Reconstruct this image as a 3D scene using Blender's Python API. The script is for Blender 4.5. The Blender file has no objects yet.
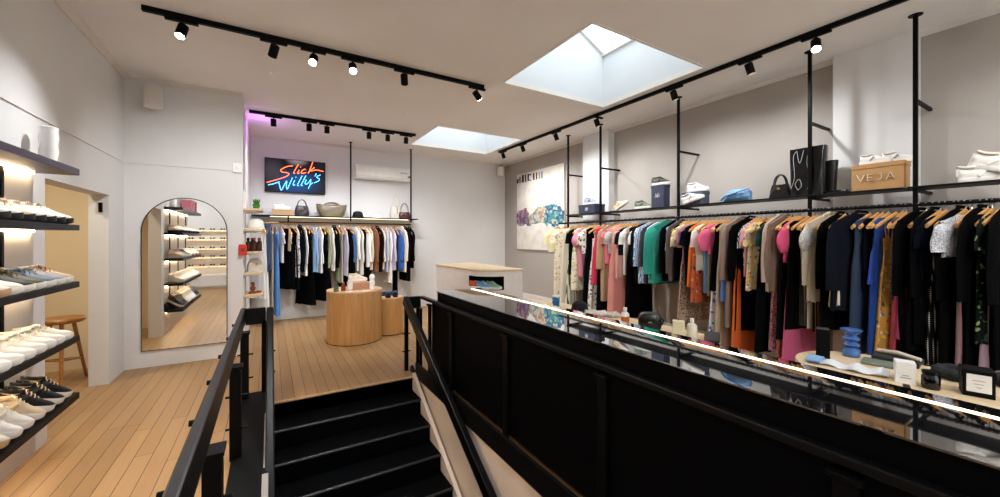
import bpy, math, random
from mathutils import Vector, Matrix
R = random.Random(7)
S = bpy.context.scene
COL = S.collection
PI = math.pi

# ------------------------------------------------------------------ helpers
class MB:
    def __init__(s): s.v = []; s.f = []; s.m = []; s.mi = 0
    def add(s, vs, fs):
        o = len(s.v); s.v += [tuple(p) for p in vs]
        for f in fs: s.f.append([i + o for i in f]); s.m.append(s.mi)
    def box(s, x0, y0, z0, x1, y1, z1):
        if x0 > x1: x0, x1 = x1, x0
        if y0 > y1: y0, y1 = y1, y0
        if z0 > z1: z0, z1 = z1, z0
        s.add([(x0,y0,z0),(x1,y0,z0),(x1,y1,z0),(x0,y1,z0),(x0,y0,z1),(x1,y0,z1),(x1,y1,z1),(x0,y1,z1)],
              [(0,3,2,1),(4,5,6,7),(0,1,5,4),(1,2,6,5),(2,3,7,6),(3,0,4,7)])
        return s
    def bar(s, p, q, w, h, up=(0,0,1)):
        p = Vector(p); q = Vector(q); d = (q-p).normalized(); u = Vector(up)
        a = d.cross(u)
        if a.length < 1e-4: a = d.cross(Vector((0,1,0)))
        a.normalize(); b = a.cross(d).normalized()
        c = [(-1,-1),(1,-1),(1,1),(-1,1)]
        s.add([p+a*(i*w/2)+b*(j*h/2) for i,j in c]+[q+a*(i*w/2)+b*(j*h/2) for i,j in c],
              [(0,1,2,3),(7,6,5,4),(0,4,5,1),(1,5,6,2),(2,6,7,3),(3,7,4,0)])
        return s
    def loft(s, rings, cap=True):
        n = len(rings[0]); vs = [p for r in rings for p in r]; fs = []
        for i in range(len(rings)-1):
            for j in range(n):
                k = (j+1) % n
                fs.append((i*n+j, i*n+k, (i+1)*n+k, (i+1)*n+j))
        if cap:
            fs.append(tuple(range(n))[::-1]); o = (len(rings)-1)*n
            fs.append(tuple(range(o, o+n)))
        s.add(vs, fs); return s
    def tube(s, pts, r, n=8):
        pts = [Vector(p) for p in pts]; rings = []; pa = None
        for i, p in enumerate(pts):
            d = (pts[min(i+1,len(pts)-1)] - pts[max(i-1,0)]).normalized()
            if pa is None:
                pa = d.cross(Vector((0,0,1)))
                if pa.length < 1e-3: pa = d.cross(Vector((0,1,0)))
            pa = (pa - d*pa.dot(d)).normalized(); b = d.cross(pa)
            rr = r[i] if isinstance(r,(list,tuple)) else r
            rings.append([p + pa*(rr*math.cos(2*PI*k/n)) + b*(rr*math.sin(2*PI*k/n)) for k in range(n)])
        return s.loft(rings)
    def cyl(s, p, q, r, n=16, r2=None):
        return s.tube([p,q],[r, r if r2 is None else r2], n)
    def lathe(s, prof, n=24, c=(0,0,0)):
        rings = [[(c[0]+r*math.cos(2*PI*k/n), c[1]+r*math.sin(2*PI*k/n), c[2]+z) for k in range(n)] for r,z in prof]
        return s.loft(rings)
    def prism(s, poly, z0, z1, ax='z'):
        n = len(poly)
        def P(a,b,c): return (a,b,c) if ax=='z' else ((c,a,b) if ax=='x' else (a,c,b))
        s.add([P(a,b,z0) for a,b in poly]+[P(a,b,z1) for a,b in poly],
              [tuple(range(n))[::-1], tuple(range(n,2*n))]+[(i,(i+1)%n,n+(i+1)%n,n+i) for i in range(n)])
        return s
    def build(s, name, mat, parent=None, loc=None, rotz=0, bevel=0, smooth=False, angle=40, fixn=True):
        me = bpy.data.meshes.new(name); me.from_pydata(s.v, [], s.f)
        mats = mat if isinstance(mat,(list,tuple)) else [mat]
        for m in mats: me.materials.append(m)
        if len(mats) > 1: me.polygons.foreach_set('material_index', s.m)
        if fixn:
            import bmesh
            bm = bmesh.new(); bm.from_mesh(me); bmesh.ops.recalc_face_normals(bm, faces=bm.faces); bm.to_mesh(me); bm.free()
        if smooth:
            me.polygons.foreach_set('use_smooth',[True]*len(me.polygons))
            try: me.set_sharp_from_angle(angle=math.radians(angle))
            except Exception: pass
        o = bpy.data.objects.new(name, me); COL.objects.link(o)
        if parent: o.parent = parent
        if loc: o.location = loc
        o.rotation_euler[2] = rotz
        if bevel:
            b = o.modifiers.new('bevel','BEVEL'); b.width = bevel; b.segments = 2; b.limit_method = 'ANGLE'; b.angle_limit = math.radians(50)
        return o

def tag(o, label, cat, group=None):
    o['label'] = label; o['category'] = cat
    if group: o['group'] = group
    return o
def thing(name, label, cat, loc=(0,0,0), rotz=0, group=None):
    o = bpy.data.objects.new(name, None); COL.objects.link(o); o.location = loc; o.rotation_euler[2] = rotz
    o.empty_display_size = .05
    return tag(o, label, cat, group)
def struct(o): o['kind'] = 'structure'; return o
def dup(root, loc, rotz=0, label=None, group=None, mat=None):
    kids = list(root.children)
    r = root.copy(); COL.objects.link(r); r.location = loc; r.rotation_euler[2] = rotz
    if label: r['label'] = label
    if group: r['group'] = group
    for ch in kids:
        c = ch.copy(); COL.objects.link(c); c.parent = r
        for g in list(ch.children):
            d = g.copy(); COL.objects.link(d); d.parent = c
    return r
def ordn(i): return ['first','second','third','fourth','fifth','sixth','seventh','eighth','ninth','tenth','eleventh','twelfth','thirteenth','fourteenth','fifteenth','sixteenth','seventeenth','eighteenth'][i]

# ------------------------------------------------------------------ materials
def srgb(h):
    if isinstance(h, str):
        h = h.lstrip('#'); c = [int(h[i:i+2],16)/255 for i in (0,2,4)]
    else: c = h
    return tuple(x/12.92 if x <= .04045 else ((x+.055)/1.055)**2.4 for x in c) + (1,)
class NT:
    def __init__(s, name):
        s.mat = bpy.data.materials.new(name); s.mat.use_nodes = True
        s.t = s.mat.node_tree; s.b = s.t.nodes['Principled BSDF']
    def n(s, kind, **kw):
        x = s.t.nodes.new(kind)
        for k, v in kw.items():
            if k.startswith('i_'):
                key = k[2:]
                x.inputs[int(key) if key.isdigit() else key.replace('_',' ')].default_value = v
            else: setattr(x, k, v)
        return x
    def l(s, a, b): s.t.links.new(a, b)
    def math(s, op, a, b=None):
        x = s.n('ShaderNodeMath', operation=op)
        for i, q in enumerate((a,b)):
            if q is None: continue
            if isinstance(q,(int,float)): x.inputs[i].default_value = q
            else: s.l(q, x.inputs[i])
        return x.outputs[0]
    def mix(s, fac, a, b, mode='MIX'):
        x = s.n('ShaderNodeMix', data_type='RGBA', blend_type=mode)
        for i, q in ((0,fac),(6,a),(7,b)):
            if isinstance(q,(int,float,tuple)): x.inputs[i].default_value = q
            else: s.l(q, x.inputs[i])
        return x.outputs[2]
    def ramp(s, fac, stops, mode='LINEAR'):
        x = s.n('ShaderNodeValToRGB'); cr = x.color_ramp; cr.interpolation = mode
        while len(cr.elements) < len(stops): cr.elements.new(.5)
        for e,(p,c) in zip(cr.elements, stops): e.position = p; e.color = c
        s.l(fac, x.inputs[0]); return x.outputs[0]
    def bump(s, h, strength=.2, dist=.01):
        x = s.n('ShaderNodeBump'); x.inputs['Strength'].default_value = strength; x.inputs['Distance'].default_value = dist
        s.l(h, x.inputs['Height']); s.l(x.outputs[0], s.b.inputs['Normal'])
_C = {}
def plain(name, col, rough=.5, metal=0, spec=None, noise=.04, nscale=12, bump=0, coat=0, ior=None):
    k = ('p',name)
    if k in _C: return _C[k]
    t = NT(name); c = srgb(col)
    tc = t.n('ShaderNodeTexCoord'); nz = t.n('ShaderNodeTexNoise', i_Scale=nscale, i_Detail=3.0)
    t.l(tc.outputs['Object'], nz.inputs['Vector'])
    lo = tuple(x*(1-noise) for x in c[:3])+(1,); hi = tuple(min(1,x*(1+noise)) for x in c[:3])+(1,)
    t.l(t.ramp(nz.outputs['Fac'], [(.3,lo),(.7,hi)]), t.b.inputs['Base Color'])
    t.b.inputs['Roughness'].default_value = rough; t.b.inputs['Metallic'].default_value = metal
    if spec is not None: t.b.inputs['Specular IOR Level'].default_value = spec
    if ior: t.b.inputs['IOR'].default_value = ior
    if coat: t.b.inputs['Coat Weight'].default_value = coat
    if bump: t.bump(nz.outputs['Fac'], bump, .01)
    _C[k] = t.mat; return t.mat
def emit(name, col, strength):
    k = ('e',name)
    if k in _C: return _C[k]
    t = NT(name); t.b.inputs['Base Color'].default_value = (.02,.02,.02,1)
    t.b.inputs['Emission Color'].default_value = srgb(col); t.b.inputs['Emission Strength'].default_value = strength
    _C[k] = t.mat; return t.mat
def wood(name, c1, c2, scale=1.0, axis='Z', rough=.45):
    k = ('w',name)
    if k in _C: return _C[k]
    t = NT(name); tc = t.n('ShaderNodeTexCoord'); mp = t.n('ShaderNodeMapping')
    sc = {'Z':(9,9,.7),'X':(.7,9,9),'Y':(9,.7,9)}[axis]; mp.inputs['Scale'].default_value = tuple(q*scale for q in sc)
    t.l(tc.outputs['Object'], mp.inputs['Vector'])
    nz = t.n('ShaderNodeTexNoise', i_Scale=3.0, i_Detail=6.0, i_Distortion=.6); t.l(mp.outputs[0], nz.inputs['Vector'])
    t.l(t.ramp(nz.outputs['Fac'], [(.3,srgb(c1)),(.7,srgb(c2))]), t.b.inputs['Base Color'])
    t.b.inputs['Roughness'].default_value = rough; t.bump(nz.outputs['Fac'], .06, .005)
    _C[k] = t.mat; return t.mat
def fabric(col, pat='plain', col2='#111111', rough=.85, pal=None):
    k = ('f',col,pat,col2,tuple(pal or ()))
    if k in _C: return _C[k]
    t = NT('fabric_%s_%s' % (pat, col.strip('#'))); tc = t.n('ShaderNodeTexCoord'); c = srgb(col); c2 = srgb(col2)
    dark = max(c[:3]) < .035
    if dark: c = tuple(x*.35 for x in c[:3])+(1,)
    O = tc.outputs['Object']
    nz = t.n('ShaderNodeTexNoise', i_Scale=90.0, i_Detail=2.0); t.l(O, nz.inputs['Vector'])
    lo = tuple(x*.88 for x in c[:3])+(1,)
    base = t.mix(nz.outputs['Fac'], lo, c)
    if pat in ('floral','mosaic'):
        d = t.n('ShaderNodeTexNoise', i_Scale=14.0); t.l(O, d.inputs['Vector'])
        vm = t.n('ShaderNodeVectorMath', operation='MULTIPLY_ADD'); t.l(d.outputs['Color'], vm.inputs[0]); vm.inputs[1].default_value=(.06,.06,.06); t.l(O, vm.inputs[2])
        vo = t.n('ShaderNodeTexVoronoi', i_Scale=26.0 if pat=='floral' else 17.0); t.l(vm.outputs[0], vo.inputs['Vector'])
        sep = t.n('ShaderNodeSeparateColor'); t.l(vo.outputs['Color'], sep.inputs[0])
        p = pal or [col2]
        pc = t.ramp(sep.outputs[0], [(i/len(p), srgb(q)) for i,q in enumerate(p)], 'CONSTANT')
        near = t.math('LESS_THAN', vo.outputs['Distance'], .42 if pat=='floral' else .62)
        on = t.math('MULTIPLY', near, t.math('GREATER_THAN', sep.outputs[1], .25))
        base = t.mix(on, base, pc)
    elif pat == 'stripe':
        sx = t.n('ShaderNodeSeparateXYZ'); t.l(O, sx.inputs[0])
        w = t.math('SINE', t.math('MULTIPLY', t.math('ADD', sx.outputs[0], sx.outputs[1]), 210.0))
        base = t.mix(t.math('GREATER_THAN', w, .1), base, c2)
    elif pat == 'tweed':
        mp = t.n('ShaderNodeMapping'); mp.inputs['Scale'].default_value=(260,260,130); t.l(O, mp.inputs[0])
        ck = t.n('ShaderNodeTexNoise', i_Scale=1.0, i_Detail=0.0); t.l(mp.outputs[0], ck.inputs['Vector'])
        base = t.mix(t.math('GREATER_THAN', ck.outputs['Fac'], .5), base, c2)
    elif pat == 'leopard':
        vo = t.n('ShaderNodeTexVoronoi', i_Scale=38.0); t.l(O, vo.inputs['Vector'])
        base = t.mix(t.math('LESS_THAN', vo.outputs['Distance'], .4), base, c2)
    elif pat == 'polka':
        vo = t.n('ShaderNodeTexVoronoi', i_Scale=60.0, i_Randomness=0.0); t.l(O, vo.inputs['Vector'])
        base = t.mix(t.math('LESS_THAN', vo.outputs['Distance'], .3), base, c2)
    elif pat == 'zebra':
        wv = t.n('ShaderNodeTexWave', i_Scale=14.0, i_Distortion=9.0, i_Detail=1.0); t.l(O, wv.inputs['Vector'])
        base = t.mix(t.math('GREATER_THAN', wv.outputs['Fac'], .5), base, c2)
    elif pat == 'lace':
        vo = t.n('ShaderNodeTexVoronoi', i_Scale=45.0, feature='DISTANCE_TO_EDGE'); t.l(O, vo.inputs['Vector'])
        base = t.mix(t.math('LESS_THAN', vo.outputs['Distance'], .12), base, c2)
    t.l(base, t.b.inputs['Base Color']); t.b.inputs['Roughness'].default_value = rough
    t.b.inputs['Specular IOR Level'].default_value = .06 if dark else .25
    t.b.inputs['Sheen Weight'].default_value = .15 if max(c[:3]) > .1 else .0
    w = t.n('ShaderNodeTexNoise', i_Scale=22.0, i_Detail=4.0); t.l(O, w.inputs['Vector'])
    t.bump(w.outputs['Fac'], .25, .01)
    _C[k] = t.mat; return t.mat
def wallmat(name, col, rough=.75):
    t = NT(name); tc = t.n('ShaderNodeTexCoord'); c = srgb(col)
    a = t.n('ShaderNodeTexNoise', i_Scale=1.3, i_Detail=3.0); t.l(tc.outputs['Object'], a.inputs['Vector'])
    lo = tuple(x*.96 for x in c[:3])+(1,)
    t.l(t.ramp(a.outputs['Fac'],[(.35,lo),(.65,c)]), t.b.inputs['Base Color']); t.b.inputs['Roughness'].default_value = rough
    b = t.n('ShaderNodeTexNoise', i_Scale=160.0, i_Detail=2.0); t.l(tc.outputs['Object'], b.inputs['Vector'])
    t.bump(b.outputs['Fac'], .05, .002); return t.mat
def floormat():
    t = NT('timber_boards'); tc = t.n('ShaderNodeTexCoord'); sx = t.n('ShaderNodeSeparateXYZ'); t.l(tc.outputs['Object'], sx.inputs[0])
    X = t.math('DIVIDE', sx.outputs[0], .1); ix = t.math('FLOOR', X); fx = t.math('SUBTRACT', X, ix)
    w1 = t.n('ShaderNodeTexWhiteNoise', noise_dimensions='1D'); t.l(ix, w1.inputs['W'])
    Y = t.math('ADD', t.math('DIVIDE', sx.outputs[1], 2.4), t.math('MULTIPLY', w1.outputs['Value'], 5.0))
    iy = t.math('FLOOR', Y); fy = t.math('SUBTRACT', Y, iy)
    cid = t.n('ShaderNodeCombineXYZ'); t.l(ix, cid.inputs[0]); t.l(iy, cid.inputs[1])
    w2 = t.n('ShaderNodeTexWhiteNoise', noise_dimensions='3D'); t.l(cid.outputs[0], w2.inputs['Vector'])
    col = t.ramp(w2.outputs['Value'], [(0,srgb('#917149')),(.4,srgb('#997952')),(.75,srgb('#a08159')),(1,srgb('#94744d'))])
    mp = t.n('ShaderNodeMapping'); mp.inputs['Scale'].default_value=(26,1.6,1); t.l(tc.outputs['Object'], mp.inputs[0])
    off = t.n('ShaderNodeVectorMath', operation='ADD'); t.l(mp.outputs[0], off.inputs[0]); t.l(w2.outputs['Color'], off.inputs[1])
    g = t.n('ShaderNodeTexNoise', i_Scale=2.2, i_Detail=6.0, i_Distortion=.5); t.l(off.outputs[0], g.inputs['Vector'])
    col = t.mix(t.math('MULTIPLY', t.math('SUBTRACT', g.outputs['Fac'], .35), .9), col, srgb('#a9743c'))
    kn = t.n('ShaderNodeTexVoronoi', i_Scale=1.6); t.l(tc.outputs['Object'], kn.inputs['Vector'])
    col = t.mix(t.math('LESS_THAN', kn.outputs['Distance'], .022), col, srgb('#6b4320'))
    gap = t.math('MAXIMUM', t.math('LESS_THAN', t.math('ABSOLUTE', t.math('SUBTRACT', fx, .5)), .476), 0.0)
    gx = t.math('SUBTRACT', 1.0, gap); gy = t.math('LESS_THAN', fy, .0018); gg = t.math('MAXIMUM', gx, gy)
    col = t.mix(t.math('MULTIPLY', gg, .9), col, srgb('#3a200c'))
    t.l(col, t.b.inputs['Base Color'])
    t.l(t.math('ADD', .36, t.math('MULTIPLY', g.outputs['Fac'], .2)), t.b.inputs['Roughness'])
    t.bump(t.math('SUBTRACT', t.math('MULTIPLY', g.outputs['Fac'], .2), gg), .25, .004)
    return t.mat

WHITE = wallmat('white_paint', '#dcdad7'); CEIL = wallmat('ceiling_paint', '#f0eeec', .85); GREIGE = wallmat('greige_paint', '#aaa299')
TRIM = wallmat('trim_paint', '#dfd9d2', .5); FLOOR = floormat()
BLK = plain('black_metal', '#030304', .45, .0, .12); BLKM = plain('black_paint', '#040404', .55, 0, .12); BLKS = plain('black_satin', '#040405', .38, 0, .2)
CREAM = plain('cream_plastic', '#e6e1d8', .45); WHT = plain('white_gloss', '#efece6', .35)
STEEL = plain('brushed_steel', '#b9b6b0', .3, 1.0); MIRR = plain('mirror_glass', '#eeeeec', .01, 1.0, noise=0)
PLY = wood('birch_ply', '#cfb48c', '#dcc6a2', 1, 'Y'); OAK = wood('oak_veneer', '#a9773f', '#c0915a', .8, 'Z'); OAKT = wood('oak_top', '#bc9468', '#cda87e', .8, 'Y')
HW = wood('hanger_wood', '#b98448', '#cb9a60', 2.0, 'X', .4); STOOLW = wood('stool_wood', '#8f5a22', '#b27a3a', 2, 'X', .35)
LED = emit('led_warm', '#ffe3bd', 14); LEDW = emit('lamp_face', '#fff2dc', 30)

CZ = 3.37          # ceiling height
XL, XR, YB, YM = -1.43, 5.07, 8.2, 5.96
YF = -2.9

# ------------------------------------------------------------------ room shell
m = MB()
m.box(-3.2, YF, -.05, -.02, 6.5, 0); m.box(-.02, 4.10, -.05, 1.40, 6.5, 0); m.box(-.4, 6.5, -.05, 5.2, 8.3, 0); m.box(1.40, YF, -.05, 5.2, 6.5, 0)
m.box(-.02, YF, -.05, 1.40, -1.6, 0)
o = struct(m.build('floor', FLOOR))
sky = [(2.39, 2.43, 4.04, 3.89), (2.37, 5.95, 4.06, 7.36)]
m = MB(); zt = CZ + .06
m.box(-3.3, -3, CZ, sky[0][0], 8.4, zt); m.box(4.06, -3, CZ, 5.3, 8.4, zt)
m.box(sky[0][0], -3, CZ, 4.06, sky[0][1], zt); m.box(sky[0][0], sky[0][3], CZ, 4.06, sky[1][1], zt); m.box(sky[0][0], sky[1][3], CZ, 4.06, 8.4, zt)
m.box(4.04, sky[0][1], CZ, 4.06, sky[0][3], zt)
struct(m.build('ceiling', CEIL))
struct(MB().box(XR, -3, -.1, XR+.12, 8.4, CZ).build('wall_right', GREIGE))
m = MB(); m.box(XR-.14, 4.63, 0, XR, 5.25, CZ); struct(m.build('pillar_1', WHITE))
m = MB(); m.box(XR-.12, 1.015, 0, XR, 1.61, CZ); struct(m.build('pillar_2', WHITE))
struct(MB().box(-.42, YB, -.1, 5.2, YB+.12, CZ).build('wall_back', WHITE))
m = MB(); m.box(-3.2, YM, 0, -.3, YM+.1, CZ); m.box(-.4, YM, 0, -.3, YB, CZ)
# the wall beside the arched mirror and its return into the back area
m = MB(); m.box(XL-.15, YM, 0, -.3, YM+.12, CZ); m.box(-.42, YM+.12, 0, -.3, YB, CZ)
struct(m.build('wall_mirror', WHITE))
m = MB(); m.box(XL-.15, 5.48, 0, XL, YM, CZ); m.box(XL-.15, 4.17, 1.953, XL, 5.48, CZ); m.box(XL-.15, 2.0, 0, XL, 4.17, CZ)
m.box(-2.75, YF, 0, -2.6, 2.0, CZ); m.box(-2.6, 1.88, 0, XL-.15, 2.0, CZ)
struct(m.build('wall_left', WHITE))
ALC = wallmat('alcove_paint', '#dccaa9')
m = MB(); m.box(-3.1, 3.2, 0, -3.0, 6.4, CZ); m.box(-3.0, 6.3, 0, XL-.15, 6.4, CZ); m.box(-3.0, 3.2, 0, XL-.15, 3.3, CZ)
struct(m.build('wall_alcove', ALC))
m = MB(); m.box(-2.7, YF-.12, 0, .6, YF, CZ); m.box(4.6, YF-.12, 0, 5.2, YF, CZ); m.box(.6, YF-.12, 0, 4.6, YF, .4); m.box(.6, YF-.12, 2.7, 4.6, YF, CZ)
struct(m.build('wall_front', WHITE))
GLASS = NT('clear_glass'); g = GLASS
mx = g.n('ShaderNodeMixShader'); tr = g.n('ShaderNodeBsdfTransparent'); gl = g.n('ShaderNodeBsdfGlossy'); gl.inputs['Roughness'].default_value=.03
mx.inputs[0].default_value=.07; g.l(tr.outputs[0], mx.inputs[1]); g.l(gl.outputs[0], mx.inputs[2]); g.l(mx.outputs[0], g.t.nodes['Material Output'].inputs[0])
GLASS = g.mat
m = MB()
for x in (.6, 1.9, 3.25, 4.55): m.box(x, YF-.1, .4, x+.05, YF-.03, 2.7)
m.box(.6, YF-.1, .4, 4.6, YF-.03, .45); m.box(.6, YF-.1, 2.65, 4.6, YF-.03, 2.7)
w = struct(m.build('window_3', BLKM)); MB().box(.62, YF-.07, .43, 4.58, YF-.06, 2.67).build('pane', GLASS, w)  # unseen shop window, added to let daylight fill in from behind
# stairwell walls
STW = wallmat('stairwell_paint', '#d8c6b4')
m = MB(); m.box(1.40, -1.6, -2.2, 1.52, 4.1, -.05); m.box(-.14, -1.6, -2.2, -.02, 4.1, -.05); m.box(-.14, 4.1, -2.2, 1.52, 4.2, -.05); m.box(-.14,-1.7,-2.2,1.52,-1.6,-.05)
m.box(-.14,-1.6,-2.25,1.52,4.1,-2.2)
struct(m.build('wall_stairwell', STW))
# cornices, grooves and skirtings
m = MB()
def cove(pts_dir): pass
cw = .07
m.prism([(XR, CZ-.035),(XR-.012, CZ-.035),(XR-cw, CZ-.008),(XR-cw, CZ),(XR,CZ)], -2.9, YB, 'y') if False else None
def cornice(x0,y0,x1,y1,nx,ny):
    a=Vector((x0,y0,0)); b=Vector((x1,y1,0)); n=Vector((nx,ny,0))
    prof=[(0,-.04),(.012,-.04),(.055,-.010),(.06,0),(0,0)]
    r=[[tuple(p+n*d+Vector((0,0,CZ+h))) for d,h in prof] for p in (a,b)]
    return MB().loft(r)
struct(cornice(XR,YF,XR,YB,-1,0).build('trim_1', TRIM)); struct(cornice(-.3,YB,XR,YB,0,-1).build('trim_2', TRIM))
struct(cornice(XL,2.0,XL,YM,1,0).build('trim_3', TRIM)); struct(cornice(XL,YM,-.3,YM,0,-1).build('trim_4', TRIM))
struct(MB().box(XL,2.0,2.372,XL+.008,YM,2.384).build('trim_5', TRIM))
struct(MB().box(XL+.01,YM-.008,2.372,-.3,YM,2.384).build('trim_6', TRIM))
struct(MB().box(-.29,YB-.008,2.99,.98,YB,3.0).box(.97,YB-.008,2.0,.98,YB,3.0).build('trim_7', TRIM))
struct(MB().box(XR-.02,-2.9,0,XR,YB,.25).build('baseboard_right', TRIM, bevel=.004))
struct(MB().box(-.29,YB-.015,0,XR-.02,YB,.12).build('baseboard_back', TRIM, bevel=.004))
# skylights
SKW = wallmat('shaft_paint', '#e6ebee', .7)
for i,(x0,y0,x1,y1) in enumerate(sky):
    a, b = (4.12, 4.95) if i == 0 else (4.0, 4.5)
    m = MB(); e = .04
    m.prism([(x0-e,zt),(x0,zt),(x0,b),(x0-e,b)], y0-e, y1+e, 'y'); m.prism([(x1,zt),(x1+e,zt),(x1+e,a),(x1,a)], y0-e, y1+e, 'y')
    m.prism([(x0,zt),(x1,zt),(x1,a),(x0,b)], y0-e, y0, 'y'); m.prism([(x0,zt),(x1,zt),(x1,a),(x0,b)], y1, y1+e, 'y')
    w = struct(m.build('window_%d' % (i+1), SKW))
    MB().prism([(x0-e,b),(x1+e,a),(x1+e,a+.01),(x0-e,b+.01)], y0-e, y1+e, 'y').build('pane', GLASS, w)
    m = MB()
    for y in (y0-.01, y1-.04): m.bar((x0,y+.025,b-.02),(x1,y+.025,a-.02),.05,.04)
    m.box(x1-.04,y0,a-.05,x1,y1,a-.005); m.box(x0-.02,y0-.02,CZ-.008,x0+.004,y1+.02,CZ+.03); m.box(x1-.004,y0-.02,CZ-.008,x1+.02,y1+.02,CZ+.03); m.box(x0,y0-.02,CZ-.008,x1,y0+.004,CZ+.03); m.box(x0,y1-.004,CZ-.008,x1,y1+.02,CZ+.03)
    m.build('window_frame', WHT, w)

# ------------------------------------------------------------------ stairs and railings
SB = plain('stair_rubber', '#020304', .65, 0, .05, nscale=40, noise=.2)
EDGE = plain('stair_nosing', '#191919', .35)
t = thing('staircase', 'black staircase going down between two black railings', 'staircase', (0,0,0))
for k in range(10):
    y = 4.10 - .27*k; z = -.155*k
    m = MB()
    if k > 0: m.box(.02, y, z-.04, 1.34, y+.29, z)
    m.box(.02, y+.0, z-.155, 1.34, y+.02, z-.04 if k else z-.01)
    st = m.build('step', SB, t)
    if k: MB().cyl((.02,y-.004,z-.014),(1.34,y-.004,z-.014),.014,10).build('nosing', EDGE, st, smooth=True)
    else: MB().box(.0, y-.016, -.022, 1.38, y, .001).build('nosing', OAKT, st, bevel=.005)
# white stringer boards following the flight
m = MB(); th = .035
def stringer(x0, x1): 
    p0=(4.10,0.02); sl=.155/.27
    poly=[(4.10,.03),(4.10,-.3),(1.4,-.3-2.7*sl-.05),(1.4,.03-2.7*sl)]
    return MB().prism([(a,b) for a,b in poly], x0, x1, 'x')
stringer(1.34,1.375).build('stringer', STW, t)
stringer(-.015,.02).build('stringer', STW, t)

def guard_posts(x, ys, ztop, zb=0.0, parent=None):
    for y in ys:
        p = MB().box(x-.03,y-.018,zb,x+.03,y+.018,ztop).build('post', BLK, parent, bevel=.003)
        MB().box(x-.036,y-.03,ztop,x+.036,y+.03,ztop+.014).build('cap', BLK, p, bevel=.002)
# left guard
g = thing('railing', 'black metal railing along the open floor beside the mirror wall', 'railing', (-.22,4.38,0))
MB().box(-.02,-6.0,.70,.02,.02,.84).build('top_rail', BLKS, g, bevel=.008)
MB().box(.02,-.02,.68,.185,.02,.835).build('end_rail', BLKS, g, bevel=.004)
for y in (-.09,-1.19,-2.41,-3.5):
    p = MB().box(-.015,y-.05,0,.05,y+.05,.615).build('post', BLK, g, bevel=.003); MB().box(-.025,y-.055,.615,.06,y+.055,.632).build('cap', BLK, p, bevel=.003)
    for z in (.2,.42): MB().cyl((-.04,y,z),(.085,y,z),.008,8).build('bolt', BLK, p)
MB().box(.15,-.02,0,.19,.02,.70).build('post', BLK, g, bevel=.003)
for y in (-.45,-.95,-1.45,-1.95,-2.45,-2.95): MB().cyl((-.055,y,.77),(-.03,y,.77),.012,10).build('bolt', BLK, g)
MB().box(-.005,-6,.0,.215,.02,.02).build('floor_edge', BLKM, g, bevel=.004)
def handrail(x, label):
    h = thing('handrail', label, 'handrail', (x,4.3,0))
    sl = .568
    pts=[(0,.05,.815),(0,0,.815),(0,-2.9,.815-2.9*sl)]
    m = MB(); m.bar((0,.04,.80),(0,-3.2,.80-3.24*sl),.055,.11); m.build('rail', BLKS, h, bevel=.01)
    m = MB(); m.box(-.02,-.02,.0,.02,.02,.79); p=m.build('post', BLK, h, bevel=.003)
    for z in (.22,.42): MB().cyl((-.045,0,z),(.045,0,z),.007,8).build('bolt', BLK, p)
    y=-1.6; zb=-.155*(-(-1.4)//.27) if False else -.95
    if x<.5: MB().box(-.02,y-.02,zb,.02,y+.02,.80+y*sl-.04).build('post', BLK, h, bevel=.003)
    if x<.5: m=MB(); m.bar((0,-.02,.10),(0,-3.2,.10-3.18*sl),.03,.17); m.build('lower_rail', BLKS, h, bevel=.006)
    else: m=MB(); m.bar((0.045,-.04,.03),(0.045,-.50,.03-.46*sl),.03,.10); m.build('lower_rail', BLKS, h, bevel=.006)
    return h
handrail(-.0, 'black stair handrail on the wall side with the white socket strip')
handrail(1.335, 'black stair handrail beside the black panelled balustrade')
# right balustrade with solid panels
g = thing('balustrade', 'black solid panelled balustrade in front of the glossy counter', 'balustrade', (1.53,4.32,0))
MB().box(-.025,-6.2,.80,.025,.0,.835).build('top_rail', BLKS, g, bevel=.006)
MB().box(-.20,-.025,.70,-.025,.02,.835).build('end_rail', BLKS, g, bevel=.004)
MB().box(-.15,-6.2,-.02,-.125,-.2,.13).build('bottom_rail', BLKM, g)
ys=[-.30,-.88,-1.89,-2.86,-3.86,-4.85,-5.85]
for i in range(len(ys)-1):
    MB().box(-.008,ys[i+1]+.035,.047,.012,ys[i]-.035,.80).build('panel', plain('panel_black','#020203',.6,0,.05), g, bevel=.003)
for y in ys:
    p=MB().box(-.03,y-.032,.0,-.008,y+.032,.765).build('post', BLK, g, bevel=.003); MB().box(-.045,y-.045,.765,-.004,y+.045,.782).build('cap', BLK, p, bevel=.002)
for y in (-.06,-.16): MB().box(-.09+y*0,y-.015,0,-.06,y+.015,.72).build('baluster', BLK, g)
# stair-lift style socket strip on the left stringer
t = thing('wall_socket_strip', 'white conduit with a socket box inside the stairwell edge', 'conduit', (-.055,3.0,0))
MB().box(.018,-.1,.02,.028,.8,.03).build('conduit', plain('socket_grey','#8f8c88',.5), t, bevel=.003); MB().box(.012,-.5,.02,.047,-.2,.04).build('socket_box', plain('socket_grey','#8f8c88',.5), t, bevel=.004)

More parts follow.
